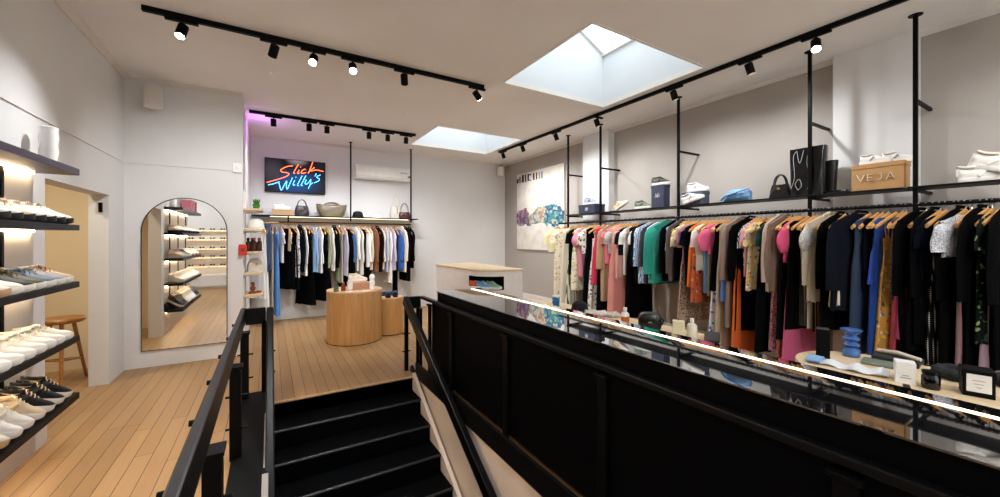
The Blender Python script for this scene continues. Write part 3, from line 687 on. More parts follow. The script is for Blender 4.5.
def garment(kind,mat,label,loc,rot,Lz,thick,rnd,name=None,cat=None,group=None,mat2=None):
    """kind gives the cut, Lz the hem height below the rail"""
    nm={'tee':'t_shirt','top':'blouse','puff':'blouse','long':'shirt','jumper':'jumper','jacket':'jacket','coat':'coat','dress':'dress','sdress':'dress','slip':'slip_dress','trousers':'trousers','skirt':'skirt','vest':'sleeveless_top'}[kind]
    ct={'t_shirt':'t-shirt','slip_dress':'dress','sleeveless_top':'top'}.get(nm,nm)
    t0=max(.010,thick*.55); th=thick
    cov=kind in('coat','jacket','jumper'); zt=-.052 if cov else -.098; m=MB()
    if kind in('tee','top','puff','long','jumper','jacket','coat','sdress'):
        w0=.215 if kind not in('jacket','coat','jumper') else .228
        w1={'tee':.21,'top':.20,'puff':.19,'long':.22,'jumper':.215,'jacket':.225,'coat':.24,'sdress':.25}[kind]
        L=Lz+zt
        body(m,rnd,L,w0,w1,t0,th,zt,amp=.008+.006*min(1,L),nf=2+int(L*2),neck=.06 if cov else .095,drop=.02 if cov else .045); o=m.build(nm,mat,smooth=True,angle=70)
        ls={'tee':.20,'top':.22,'puff':.26,'sdress':.20,'long':min(.56,L*.9),'jumper':min(.54,L*.92),'jacket':min(.60,L*.92),'coat':.62}[kind]
        r0,r1={'tee':(.075,.075),'top':(.07,.065),'puff':(.055,.045),'sdress':(.07,.07),'long':(.065,.045),'jumper':(.07,.048),'jacket':(.075,.058),'coat':(.085,.07)}[kind]
        for sx in(-1,1):
            sleeve(rnd,sx,w0,zt,ls,math.radians({'tee':24,'top':22,'puff':14,'sdress':20}.get(kind,7)+rnd.uniform(-3,3)),r0,r1,max(.014,th*.85),puff=.045 if kind=='puff' else 0).build('sleeve',mat2 or mat,o,smooth=True,angle=70)
        if kind in('jacket','coat','long'):
            c=MB(); c.tube([(-.085,.0,zt-.045),(-.07,-.01-t0*.3,zt-.005),(-.035,-.016-t0*.4,zt+.012),(0,.012,zt+.02),(.035,-.016-t0*.4,zt+.012),(.07,-.01-t0*.3,zt-.005),(.085,.0,zt-.045)],.012,8); c.build('collar',mat,o,smooth=True)
    elif kind in('dress','vest'):
        L=Lz+zt; body(m,rnd,L,.185,.26 if L>.75 else .2,t0,th*1.15,zt,neck=.10,drop=.07,amp=.010,nf=4,rings=16,pw=.8); o=m.build(nm,mat,smooth=True,angle=70)
    elif kind=='slip':
        body(m,rnd,Lz-.27,.15,.24,t0*.7,th*1.1,-.27,slope=.12,neck=.05,drop=.04,amp=.014,nf=4,rings=16); o=m.build(nm,mat,smooth=True,angle=70)
        for sx in(-1,1):
            for sy in(-1,1): MB().tube([(sx*.10,sy*t0*.6,-.29),(sx*.105,sy*.014,-.18),(sx*.105,0,-.118)],.004,6).build('strap',mat,o,smooth=True)
    elif kind=='trousers':
        L=Lz-.17
        body(m,rnd,L,.115,.12,t0,th*.8,-.165,slope=0,neck=.02,drop=0,amp=.006,nf=2,hemwave=.004); o=m.build(nm,mat,smooth=True,angle=70)
        b=MB(); body(b,rnd,.045,.12,.12,t0+.004,t0+.004,-.16,slope=0,neck=.02,drop=0,amp=0,rings=3,hemwave=0); b.build('waistband',mat,o,smooth=True,angle=70)
    elif kind=='skirt':
        L=Lz-.17; body(m,rnd,L,.135,.27,t0,th*1.2,-.17,slope=0,neck=.02,drop=0,amp=.008,nf=5,rings=14); o=m.build(nm,mat,smooth=True,angle=70)
        b=MB(); body(b,rnd,.04,.165,.168,t0+.004,t0+.004,-.165,slope=0,neck=.02,drop=0,amp=0,rings=3,hemwave=0); b.build('waistband',mat,o,smooth=True,angle=70)
    o.location=loc; o.rotation_euler[2]=rot
    tag(o,label,ct,group); return o
FL_Y=['#d9b84a','#f0e6d0','#8a9a5a','#e8d9a8','#c9a24a']; FL_M=['#e08a2a','#d94f3a','#f2c94c','#3f7fb5','#e7b7a0','#2f6b4f','#f0e2c4']; FL_B=['#3a5fb0','#e6e2da','#7a4fa0','#2f8fa0','#c9d3e6']
FL_R=['#c9542e','#2a1a1a','#e08a4a','#7a2a2a','#3a4a3a']; FL_K=['#111111','#e6e0d4','#333333']; FL_D=['#3a5a3a','#1c2a22','#7a8a5a','#0f1512']
RX,RZ=4.62,1.787; EX=RX-.215
# u of the near edge, hem row v, cut, colour, pattern, second colour or palette, description
RL=[(549,252,'top','#e6dcae','plain',0,'pale yellow short-sleeved blouse'),
(556,332,'sdress','#ece3cc','floral',FL_Y,'cream dress with yellow flowers'),
(563,331,'dress','#ded3bd','plain',0,'plain ivory long dress'),
(567,318,'skirt','#e3dccb','stripe','#4f5a2c','green and cream striped skirt'),
(570,275,'tee','#121214','plain',0,'black tee beside striped skirt'),
(574,290,'dress','#e8e0cc','floral',FL_Y,'short yellow flowered dress'),
(578,277,'puff','#d98a9a','plain',0,'rose pink puff-sleeved blouse'),
(583,253,'top','#e8e2d8','floral',FL_K,'white blouse with black flowers'),
(587,330,'dress','#111113','plain',0,'black dress by flowered blouse'),
(591,336,'slip','#e6dfd4','floral',FL_K,'white slip dress with black flowers'),
(595,284,'vest','#c92f4c','plain',0,'bright raspberry red top'),
(600,330,'dress','#141416','plain',0,'black midi dress beside raspberry'),
(604,301,'coat','#b08d6c','plain',0,'camel tan long coat'),
(608,264,'tee','#d9707c','plain',0,'coral rose tee'),
(611,254,'tee','#e9e5de','tweed','#77726c','grey flecked white tee'),
(614,341,'dress','#dd8f84','plain',0,'coral pink long dress'),
(618,279,'tee','#c99a90','plain',0,'dusty pink long tee'),
(622,255,'tee','#232633','plain',0,'dark navy tee'),
(625,275,'tee','#e8e4dd','plain',0,'white boxy tee'),
(629,318,'dress','#0e0e10','plain',0,'long black tank dress'),
(635,253,'tee','#ece8e0','plain',0,'bright white knit tee'),
(638,282,'jumper','#1b1b1e','plain',0,'black heavy jumper'),
(643,284,'jumper','#e3e1de','zebra','#4a86c4','white jumper with blue sleeve lettering'),
(648,284,'jumper','#3a3a44','plain',0,'charcoal grey jumper'),
(650,279,'jumper','#e2dfd9','plain',0,'off-white jumper by teal coat'),
(656,283,'coat','#1f8a78','plain',0,'teal green jacket'),
(666,281,'jacket','#111115','plain',0,'black jacket beside teal'),
(668,250,'top','#a9bccb','floral',['#7d97ad','#dfe6ea','#4a6a8a'],'pale blue patterned blouse'),
(671,281,'jacket','#5a4d49','plain',0,'grey brown jacket'),
(675,281,'vest','#141214','plain',0,'black vest top by grey jacket'),
(678,247,'top','#ddd09a','floral',['#c9a05a','#e8dcc0','#b58a6a'],'yellow sprigged tee blouse'),
(682,322,'slip','#b79c86','leopard','#6a4a3a','beige leopard print slip dress'),
(685,265,'tee','#9a5f86','plain',0,'mauve purple tee'),
(688,286,'tee','#14161e','plain',0,'midnight blue long tee'),
(693,287,'dress','#e0701e','plain',0,'bright orange dress'),
(696,303,'dress','#b5532e','floral',FL_R,'rust red patterned dress'),
(698,271,'top','#e3d9ca','plain',0,'cream frilled short-sleeved blouse'),
(702,294,'trousers','#6f9ac4','plain',0,'light blue denim trousers'),
(706,297,'trousers','#8b8062','plain',0,'khaki wide trousers'),
(710,254,'puff','#e25f86','plain',0,'hot pink satin puff blouse'),
(714,338,'slip','#d9dde4','floral',FL_B,'white slip dress with blue flowers'),
(717,291,'vest','#101012','plain',0,'plain black sleeveless top'),
(721,350,'dress','#b7a286','plain',0,'sandy beige long dress'),
(726,301,'dress','#4a68a8','plain',0,'mid blue denim dress'),
(731,328,'coat','#8f7768','plain',0,'taupe long coat'),
(737,354,'dress','#d8601c','plain',0,'rust orange maxi dress'),
(740,332,'coat','#0d0d0f','plain',0,'long black coat by orange dress'),
(746,277,'top','#d9d2c8','zebra','#1a1a1a','zebra print blouse'),
(750,276,'tee','#d99aa6','plain',0,'pale pink fringed tee'),
(755,291,'sdress','#dcc08a','floral',FL_M,'yellow and pink flowered tunic'),
(761,353,'dress','#12191a','plain',0,'black green maxi dress'),
(764,267,'tee','#163c34','plain',0,'bottle green tee'),
(769,292,'jacket','#b49a8a','plain',0,'light taupe blazer'),
(774,351,'slip','#c98f96','lace','#7a4048','dusty pink lace slip dress'),
(777,293,'jacket','#7a6454','plain',0,'mocha brown blazer'),
(781,358,'slip','#cf8478','lace','#8a3c34','salmon lace slip dress'),
(785,340,'vest','#17151a','plain',0,'long black tunic by salmon lace'),
(788,263,'puff','#d94f78','plain',0,'fuchsia puff-sleeved blouse'),
(790,366,'skirt','#c25478','plain',0,'deep rose long skirt'),
(793,330,'dress','#101014','plain',0,'black shift dress by fuchsia blouse'),
(800,328,'trousers','#d6cab6','stripe','#2a2522','cream and black striped trousers'),
(804,327,'trousers','#121212','plain',0,'slim black trousers'),
(808,331,'trousers','#cdbfae','plain',0,'stone coloured trousers'),
(811,334,'trousers','#1a1614','stripe','#a98a6a','black trousers with tan stripe'),
(815,273,'puff','#8d8a86','tweed','#d6d2cb','grey checked puff-sleeved blouse'),
(821,303,'jacket','#cfc1a8','plain',0,'pale sand jacket'),
(826,326,'trousers','#e0d8ca','plain',0,'off-white straight trousers'),
(831,331,'coat','#111112','plain',0,'black fringed coat'),
(836,307,'slip','#d8c48e','floral',FL_Y,'soft yellow flowered slip dress'),
(841,272,'vest','#96213a','plain',0,'wine red sleeveless top'),
(845,306,'dress','#d8ccb4','plain',0,'buttermilk cream dress'),
(850,312,'coat','#232834','plain',0,'slate navy wool coat'),
(861,355,'dress','#2f3d54','plain',0,'steel blue long dress'),
(869,290,'vest','#101222','plain',0,'ink blue top'),
(874,284,'slip','#2440a8','plain',0,'royal blue slip dress'),
(880,356,'dress','#123c86','plain',0,'cobalt blue maxi dress'),
(888,356,'slip','#d8a24a','floral',FL_M,'bright orange flowered long dress'),
(894,300,'vest','#6a5048','lace','#3c2c28','brown lace top'),
(898,358,'slip','#b03a54','plain',0,'raspberry rose slip dress'),
(905,340,'slip','#8c2f45','plain',0,'burgundy slip dress'),
(912,362,'coat','#0b0b0c','plain',0,'black wool coat beside burgundy slip'),
(919,352,'dress','#0e0e10','plain',0,'black long dress in dark group'),
(926,345,'coat','#0a0b10','plain',0,'blue black coat in dark group'),
(933,311,'tee','#141a2a','plain',0,'navy tee dress with pale edge'),
(939,372,'slip','#1a1a1c','polka','#cfcac4','polka dot black slip dress'),
(959,257,'top','#86868a','tweed','#d8d8da','grey tweed flared top'),
(948,300,'vest','#34382c','plain',0,'olive sleeveless top'),
(953,374,'coat','#0b0a0c','plain',0,'long black coat near olive top'),
(965,380,'slip','#b99aa4','plain',0,'lilac pink slip dress'),
(975,370,'coat','#09090a','plain',0,'heavy black coat near lilac dress'),
(982,372,'dress','#0c0c0e','plain',0,'black jersey dress near right end'),
(987,345,'sdress','#20281f','floral',FL_D,'dark green flowered dress'),
(996,385,'slip','#a98c98','plain',0,'mauve satin slip dress'),
(1004,372,'coat','#0b0b0b','plain',0,'last black coat at the rail end')]
gr='garments on the long rail of the clothes wall'; gh='wooden hangers on the long clothes rail'
def fill(lst,pos):
    return lst
Ys=[yu(e[0],EX) for e in RL]
for i,e in enumerate(RL):
    u,v,kind,c,pat,x,desc=e; y=Ys[i]
    gap=min(abs(Ys[i-1]-y) if i else .1, abs(Ys[i+1]-y) if i+1<len(RL) else .1)
    L=RZ-zv(v,EX,y); L=max(.3,min(1.62,L))
    mt=fabric(c,pat,x if isinstance(x,str) else '#111111',pal=x if isinstance(x,list) else None,rough=.45 if kind=='slip' and pat=='plain' else .85)
    rn=random.Random(100+i); rot=math.radians(-13+rn.uniform(-7,7)); th=max(.018,min(.05,gap*.48))
    if kind in('coat','jumper','jacket'): th*=1.25
    if desc in('slate navy wool coat','grey tweed flared top'): rot=math.radians(-18)
    if desc in('white jumper with blue sleeve lettering','pale sand jacket'): rot=math.radians(-30)
    if desc=='coral pink long dress': rot=math.radians(-30)
    go=garment(kind,mt,'%s on the long clothes wall rail'%desc,(RX,y,RZ),rot,L,th,rn,group=gr)
    if desc in('slate navy wool coat','grey tweed flared top','teal green jacket'): go.scale=(1.28,1.25,1)
    hanger('wooden hanger carrying the %s'%desc,(RX,y,RZ),rot,gh)
# ------------------------------------------------------------------ the rail, frame and shelf on the clothes wall
t=tag(MB().cyl((RX,5.55,RZ),(RX,-1.2,RZ),.017,14).build('clothes_rail',plain('rail_black','#050506',.6,0,.2),smooth=True),'long black clothes rail full of garments on the clothes wall','clothes rail')
PY=[5.30,4.51,3.12,1.685,.955,-.5]
wd=['at the far end by the painting','beside the far white pillar','between the two shoe boxes','in front of the big black bag','beside the near white pillar','nearest the shop front']
for y,w in zip(PY,wd):
    t=thing('rail_pole','black steel pole %s on the clothes wall'%w,'pole',(RX,y,1.70),0,'black poles of the clothes rail')
    MB().box(-.0145,-.0145,0,.0145,.0145,CZ-1.70-.006).build('pole',BLK,t,bevel=.003); MB().lathe([(0,0),(.045,0),(.045,.006),(0,.006)],20,(0,0,CZ-1.706)).build('ceiling_plate',BLK,t)
    wx=XR-RX-(.14 if 4.6<y<5.3 else .12 if 1.0<y<1.6 else 0)
    MB().box(0,-.012,.945,wx,.012,.969).build('upper_arm',BLK,t); MB().box(0,-.012,.195,wx,.012,.22).build('shelf_arm',BLK,t)
SZR=1.94
tag(MB().box(RX-.02,5.35,SZR-.016,4.88,4.60,SZR).build('display_shelf',SHB,bevel=.002),'far end piece of the black shelf above the long clothes rail','shelf')
tag(MB().box(RX-.02,4.58,SZR-.016,4.88,1.63,SZR).build('display_shelf',SHB,bevel=.002),'middle piece of the black shelf holding bags and boxes','shelf')
tag(MB().box(RX-.02,1.61,SZR-.016,4.88,1.02,SZR).build('display_shelf',SHB,bevel=.002),'black shelf piece in front of the near white pillar','shelf')
tag(MB().box(RX-.02,1.0,SZR-.016,4.88,-1.0,SZR).build('display_shelf',SHB,bevel=.002),'black shelf piece holding the white trainers','shelf')

# ------------------------------------------------------------------ back rail
BY,BZ=7.84,1.785; EY=BY-.215
BL=[(255,300,'dress','#d9d6d4','plain',0,'sheer pale grey dress'),(259,312,'dress','#e3ddd4','plain',0,'long off-white dress'),
(265,272,'jacket','#1d3a5c','plain',0,'dark blue denim jacket'),(269,270,'jacket','#20406a','plain',0,'second dark denim jacket'),(272,311,'trousers','#ddd4c6','plain',0,'long cream trousers'),(276,324,'sdress','#3f7fc4','plain',0,'blue denim shirt dress'),
(281,263,'tee','#c9c5c2','plain',0,'pale grey tee'),(285,290,'dress','#0f0f11','plain',0,'black long dress near denim'),(289,251,'tee','#c4ad8e','plain',0,'beige tee'),(292,290,'dress','#101012','plain',0,'black dress behind beige tee'),
(296,278,'long','#b9b6b4','floral',FL_K,'grey print shirt'),(300,272,'jacket','#161b2c','plain',0,'navy bomber jacket'),(304,276,'long','#e6e2db','plain',0,'crisp white shirt'),(307,306,'skirt','#0d0d0f','plain',0,'black flared skirt'),(309,262,'tee','#121214','plain',0,'black tee by white shirt'),
(313,272,'long','#7fa6cf','plain',0,'light blue denim shirt'),(316,272,'long','#93b4d8','plain',0,'paler blue denim shirt'),(320,273,'long','#e3ded6','plain',0,'white linen shirt'),(323,302,'skirt','#0f0f12','plain',0,'second black skirt'),(325,252,'tee','#151517','plain',0,'small black tee'),
(328,268,'long','#98a276','plain',0,'sage green shirt'),(332,271,'long','#dcd8d0','plain',0,'ecru shirt'),(335,268,'jacket','#111113','plain',0,'black jacket by ecru shirt'),(338,282,'trousers','#8f9a72','plain',0,'olive green trousers'),(342,284,'trousers','#b5aea0','plain',0,'stone grey trousers'),
(345,276,'long','#b8afbb','plain',0,'lilac grey shirt'),(349,295,'dress','#101012','plain',0,'black dress by lilac shirt'),(352,262,'long','#355f88','plain',0,'mid blue shirt'),(356,271,'jumper','#ded9d1','plain',0,'chunky white jumper'),(360,275,'long','#cfc9c0','plain',0,'pale oatmeal shirt'),
(363,290,'dress','#0e0e10','plain',0,'black dress by oatmeal shirt'),(367,267,'long','#e4e0d9','plain',0,'white cotton shirt'),(371,270,'long','#cbb89c','plain',0,'sand beige shirt'),(375,272,'jacket','#7a4526','plain',0,'rust brown jacket'),(379,272,'jacket','#2a1c16','plain',0,'chocolate brown jacket'),(383,269,'long','#d8cfc0','plain',0,'cream overshirt'),
(387,272,'long','#b9bcd0','plain',0,'pale lavender shirt'),(390,283,'long','#e2dbd0','plain',0,'long white tunic'),(394,270,'long','#bdb3cc','plain',0,'lilac shirt'),(398,298,'trousers','#0f0f12','plain',0,'wide black trousers'),(401,270,'long','#2a5fb0','plain',0,'bright blue shirt'),(404,272,'jacket','#ddd2c0','plain',0,'cream jacket at rail end'),
(408,281,'jacket','#101014','plain',0,'black long jacket at rail end'),(412,268,'jacket','#131316','plain',0,'last black jacket on rail')]
gb='garments on the rail below the neon sign'; gh2='wooden hangers on the back wall rail'
Xs=[xu(e[0],EY) for e in BL]
for i,e in enumerate(BL):
    u,v,kind,c,pat,x,desc=e; X=Xs[i]
    gap=min(abs(Xs[i-1]-X) if i else .07, abs(Xs[i+1]-X) if i+1<len(BL) else .07)
    L=max(.3,min(1.62,BZ-zv(v,X,EY)))
    mt=fabric(c,pat,x if isinstance(x,str) else '#111111',pal=x if isinstance(x,list) else None)
    rn=random.Random(300+i); rot=PI/2+math.radians((34 if kind in('skirt','dress') else 11)+rn.uniform(-6,6)); th=max(.014,min(.032,gap*.4))
    garment(kind,mt,'%s on the back wall rail'%desc,(X,BY,BZ),rot,L,th,rn,group=gb)
    hanger('wooden hanger carrying the %s'%desc,(X,BY,BZ),rot,gh2)
X0,X1=-.20,2.60
tag(MB().cyl((X0+.1,BY,BZ),(X1-.07,BY,BZ),.0125,14).build('clothes_rail',HW,smooth=True),'pale wooden clothes rail below the neon sign','clothes rail')
g='black poles of the back wall rail'
for x,w in ((1.335,'beside the air conditioner'),(2.525,'at the open end of the back rail')):
    t=thing('rail_pole','thin black pole '+w,'pole',(x,BY-.02,1.84),0,g)
    MB().box(-.013,-.013,0,.013,.013,CZ-1.846).build('pole',BLK,t); MB().lathe([(0,0),(.035,0),(.035,.006),(0,.006)],16,(0,0,CZ-1.846)).build('ceiling_plate',BLK,t)
    if x>2: MB().box(-.01,0,.96,.01,YB-BY+.02,.98).build('upper_arm',BLK,t)
t=thing('hanging_shelf','black edged shelf above the rail on the back wall','shelf',(0,BY-.03,1.925))
MB().box(-.28,0,-.02,2.68,YB-BY+.028,0).build('board',SHB,t,bevel=.002)
MB().box(.13,0,-.13,2.53,.02,-.112).build('lower_bar',BLK,t)
for x in(.28,): MB().box(x-.012,0,-.13,x+.012,.02,-.02).build('hanger_bar',BLK,t)
MB().box(.0,.10,-.028,2.5,.115,-.02).build('light_strip',emit('led_back','#ffdcb0',3),t)
MB().box(.0,YB-BY,-.14,2.55,YB-BY+.024,-.03).build('back_board',CREAM,t)

# ------------------------------------------------------------------ small goods: bags, boxes, bottles
LE_B=plain('leather_black','#08080a',.28,0,.5,bump=.12,nscale=30); GOLD=plain('brass','#c79a4a',.3,1.0)
def bag_body(w0,d0,w1,d1,h,sag=0,n=28,rings=9,pw=.55,bul=.0):
    m=MB(); rs=[]
    for i in range(rings):
        s=i/(rings-1); w=w0+(w1-w0)*s+bul*math.sin(s*PI); d=d0+(d1-d0)*s+bul*.6*math.sin(s*PI)
        rs.append([(w*spw(math.cos(2*PI*k/n),pw),d*spw(math.sin(2*PI*k/n),pw)+.004*math.sin(5*k+i),h*s-sag*s*max(0,1-abs(math.cos(2*PI*k/n))*1.2)) for k in range(n)])
    return m.loft(rs)
def arc_handle(w,h,z,r,y=0,n=14): return MB().tube([(w*math.cos(PI-PI*k/n),y,z+h*math.sin(PI*k/n)) for k in range(n+1)],r,8)
SB1=1.925   # back shelf top
def handbag(loc,rz,label,mt,w0,d0,w1,d1,h,hw,hh,r=.006,name='handbag',sag=.015,bul=.012,cat='bag',clasp=True):
    t=thing(name,label,cat,loc,rz); bag_body(w0,d0,w1,d1,h,sag,bul=bul).build('body',mt,t,smooth=True,angle=60)
    for y in(-d1*.5,d1*.5): arc_handle(hw,hh,h-.02,r,y).build('handle',mt,t,smooth=True)
    if clasp: MB().box(-.012,-max(d0,d1)-bul-.006,h*.62,.012,-max(d0,d1)*.6,h*.62+.018).build('clasp',GOLD,t,bevel=.002)
    return t
handbag((.505,7.95,SB1),.1,'dark plum leather handbag with arched handle under the neon sign',plain('leather_plum','#2a2026',.35,bump=.1),.115,.06,.095,.05,.19,.075,.13)
t=thing('tote_bag','large shiny taupe holdall on the back wall shelf','bag',(1.01,7.95,SB1),.05); tm=plain('leather_taupe','#6a5d48',.28,bump=.25,nscale=9)
bag_body(.20,.11,.27,.09,.235,.03,bul=.02).build('body',tm,t,smooth=True,angle=60)
for y in(-.07,.07): arc_handle(.13,.05,.215,.011,y).build('handle',tm,t,smooth=True)
for x in(-.2,.2): MB().tube([(x,-.135,.03),(x*1.1,-.135,.14),(x*1.05,-.10,.225)],.008,6).build('strap',tm,t,smooth=True)
def hat(loc,label,mt,name='hat',s=1):
    t=thing(name,label,'hat',loc); m=MB(); m.lathe([(0,.125*s),(.05*s,.122*s),(.085*s,.10*s),(.098*s,.05*s),(.102*s,.012),(.15*s,.004),(.152*s,0),(0,0)],28); m.build('crown',mt,t,smooth=True); MB().lathe([(.1*s,.012),(.105*s,.014),(.103*s,.035),(.098*s,.035)],28).build('band',BLKM,t,smooth=True); return t
hat((1.49,7.95,SB1),'black felt bucket hat on the back wall shelf',plain('felt_black','#0a0a0c',.9))
t=thing('drawstring_bag','cream drawstring tote hanging on the back wall above the shelf','bag',(2.27,8.0,SB1)); cm=plain('canvas_cream','#cfc6b8',.8,bump=.3)
bag_body(.12,.05,.10,.04,.26,.03,bul=.015).build('body',cm,t,smooth=True); arc_handle(.075,.26,.24,.005,0).build('strap',cm,t,smooth=True); MB().tube([(0,-.055,.24),(.01,-.062,.1)],.004,6).build('cord',BLKM,t)
handbag((2.42,7.93,SB1),0,'burgundy and cream bucket bag at the end of the back shelf',plain('leather_burgundy','#4a1f28',.4),.11,.07,.10,.06,.14,.085,.20,.005,'bucket_bag')
t=thing('shoe_box','tan shoe box at the left end of the back shelf','box',(.19,7.98,SB1)); kr=plain('card_tan','#b08f68',.8); MB().box(-.16,-.11,0,.16,.11,.10).build('body',kr,t,bevel=.002); MB().box(-.163,-.113,.075,.163,.113,.105).build('lid',kr,t,bevel=.002)
sneaker('#dedad2','#e6e2da','#d8d3ca','white trainer on the tan box at the left end of the back shelf',(.06,7.98,SB1+.106),.1)
t=thing('cap','white cap lying flat on the back shelf near the drawstring bag','hat',(1.86,7.95,SB1)); MB().lathe([(0,.07),(.05,.065),(.075,.04),(.085,0),(0,0)],20).build('crown',WHT,t,smooth=True); MB().prism([(-.06,-.07),(.06,-.07),(.05,-.15),(0,-.165),(-.05,-.15)],.0,.008).build('peak',WHT,t)

# narrow nook shelves against the return wall
NS=[1.905,1.635,1.335,1.055,.765]; g='narrow light wood shelves beside the mirror wall'
wn=['topmost','second highest','middle','second lowest','lowest']
for i,z in enumerate(NS):
    t=thing('nook_shelf','%s light wood shelf in the nook beside the mirror wall'%wn[i],'shelf',(-.298,6.02,z),0,g)
    MB().prism([(0,0),(.20,0),(.215,.02),(.215,.46),(.19,.5),(0,.5)],-.03,0).build('board',PLY,t,bevel=.004)
    for y in(.05,.42): MB().bar((0,y,-.04),(.15,y,-.04),.012,.018).build('bracket',WHT,t)
for y,w in((6.07,'front'),(6.44,'rear')):
    tag(MB().box(0,-.012,0,.012,.012,1.9).build('shelf_upright',WHT,loc=(-.3,y,.25)),'white slotted %s upright of the nook shelves'%w,'shelf upright')
GR=plain('leaf_green','#3f7a22',.6)
t=thing('potted_plant','small green potted plant on the topmost nook shelf','plant',(-.16,6.2,NS[0])); MB().lathe([(0,0),(.035,0),(.045,.07),(.04,.07),(0,.06)],18).build('pot',GR,t,smooth=True)
m=MB(); rr=random.Random(3)
for k in range(26):
    a=rr.uniform(0,6.28); q=rr.uniform(.01,.04); x,y=q*math.cos(a),q*math.sin(a); m.tube([(x*.6,y*.6,.05),(x,y,.10),(x*1.3,y*1.3,.10+rr.uniform(.02,.05))],[.004,.006,.001],5)
m.build('leaves',GR,t)
t=thing('white_hat','white rounded hat on the second highest nook shelf','hat',(-.17,6.22,NS[1])); MB().lathe([(0,.15),(.05,.145),(.085,.115),(.10,.06),(.105,.012),(.12,.005),(.12,0),(0,0)],24).build('crown',WHT,t,smooth=True); MB().lathe([(.104,.012),(.108,.014),(.106,.03),(.1,.03)],24).build('band',CREAM,t,smooth=True)
AMB=plain('amber_glass','#3a160a',.12,0,.6); AML=plain('amber_cap','#8a3a18',.4)
def bottle(loc,label,mt,cap,r=.022,h=.11,neck=.009,group=None,lab=None):
    t=thing('bottle',label,'bottle',loc,0,group); MB().lathe([(0,0),(r*.95,0),(r,.004),(r,h*.68),(r*.7,h*.78),(neck,h*.82),(neck,h*.9),(0,h*.9)],20).build('body',mt,t,smooth=True); MB().lathe([(neck*1.3,h*.86),(neck*1.35,h*1.06),(0,h*1.08),(0,h*.86)],16).build('cap',cap,t,smooth=True)
    if lab: MB().lathe([(r*1.01,h*.15),(r*1.02,h*.15),(r*1.02,h*.55),(r*1.01,h*.55)],20).build('paper_label',lab,t,smooth=True)
    return t
for k,(x,y,c) in enumerate([(-.25,6.12,BLKM),(-.18,6.12,AML),(-.12,6.13,AML),(-.21,6.24,AML),(-.13,6.26,BLKM)]):
    bottle((x,y,NS[2]),'%s dark amber bottle along the middle nook shelf'%ordn(k),AMB,c,.028,.17,.012,'amber bottles in the nook')
t=thing('pouch','cream leaning pouch bag on the second lowest nook shelf','bag',(-.17,6.2,NS[3]),.3); bag_body(.10,.035,.05,.02,.19,.0,bul=.02).build('body',cm,t,smooth=True); MB().tube([(-.04,0,.18),(-.09,-.02,.1),(-.10,-.02,.01)],.004,6).build('strap',BLKM,t); MB().box(-.012,-.055,.1,.012,-.03,.115).build('clasp',GOLD,t)
t=thing('figurine','brown carved figurine on the lowest nook shelf','ornament',(-.2,6.16,NS[4])); br=plain('terracotta','#7a3a1a',.5)
MB().lathe([(0,0),(.05,0),(.045,.02),(.02,.035),(.03,.06),(.035,.08),(.018,.095),(.02,.12),(.028,.13),(.018,.15),(0,.155)],18).build('body',br,t,smooth=True); MB().lathe([(0,0),(.028,.0),(.03,.03),(0,.03)],14,(.07,.03,0)).build('cup',br,t,smooth=True)
t=thing('dish','small pale ring dish on the lowest nook shelf','dish',(-.10,6.3,NS[4])); MB().lathe([(0,0),(.035,0),(.05,.02),(.046,.02),(.03,.006),(0,.006)],18).build('bowl',WHT,t,smooth=True); MB().tube([(-.02,0,.012),(0,.015,.03),(.02,0,.012)],.005,6).build('ring',GOLD,t)

# ------------------------------------------------------------------ oak pedestals
def pedestal(loc,r,h,label,ry=None):
    t=thing('pedestal_table',label,'table',loc); ry=ry or r; n=64
    ring=lambda k,z,s=1:(r*s*math.cos(2*PI*k/n),ry*s*math.sin(2*PI*k/n),z)
    MB().loft([[ring(k,.012) for k in range(n)],[ring(k,h-.022) for k in range(n)]]).build('drum',OAK,t,smooth=True)
    MB().loft([[ring(k,0,.985) for k in range(n)],[ring(k,.012,.985) for k in range(n)]]).build('plinth',BLKM,t,smooth=True)
    MB().loft([[ring(k,h-.022,1.006) for k in range(n)],[ring(k,h-.004,1.006) for k in range(n)],[ring(k,h,.998) for k in range(n)]]).build('tabletop',OAKT,t,smooth=True); return t
pedestal((1.085,6.02,0),.385,.755,'large round oak drum table in front of the back clothes rail')
pedestal((1.635,6.17,0),.22,.585,'small oak drum table to the side of the larger one')
TZ=.755
JAR=NT('jar_glass'); JAR.b.inputs['Base Color'].default_value=srgb('#a9b6a4'); JAR.b.inputs['Transmission Weight'].default_value=.85; JAR.b.inputs['Roughness'].default_value=.05; JAR=JAR.mat
t=thing('glass_tumbler','greenish glass jar at the edge of the large drum table','jar',(.80,5.84,TZ)); MB().lathe([(0,0),(.035,0),(.036,.09),(.032,.09),(.031,.006),(0,.006)],20).build('body',JAR,t,smooth=True); MB().lathe([(0,.006),(.03,.006),(.03,.03),(0,.03)],18).build('wax',CREAM,t,smooth=True)
bottle((.90,5.86,TZ),'brown bottle beside the glass jar on the large drum table',plain('brown_glass','#6a2c14',.15),plain('copper_cap','#9a4a2a',.35),.03,.12,.012)
bottle((.985,5.82,TZ),'tall clear bottle in the middle of the large drum table',plain('frost_glass','#d8cdc2',.15),WHT,.036,.20,.012,lab=CREAM)
t=thing('gift_box','flat tan box with white shoes on top on the large drum table','box',(1.14,6.0,TZ),.2); MB().box(-.14,-.10,0,.14,.10,.10).build('body',plain('card_rose','#b38366',.8),t,bevel=.003); MB().box(-.143,-.103,.08,.143,.103,.104).build('lid',plain('card_rose','#b38366',.8),t,bevel=.003)
sneaker('#dccfba','#e9e4da','#e0d6c6','cream trainer lying on the tan box on the large drum table',(1.0,6.03,TZ+.105),.1)
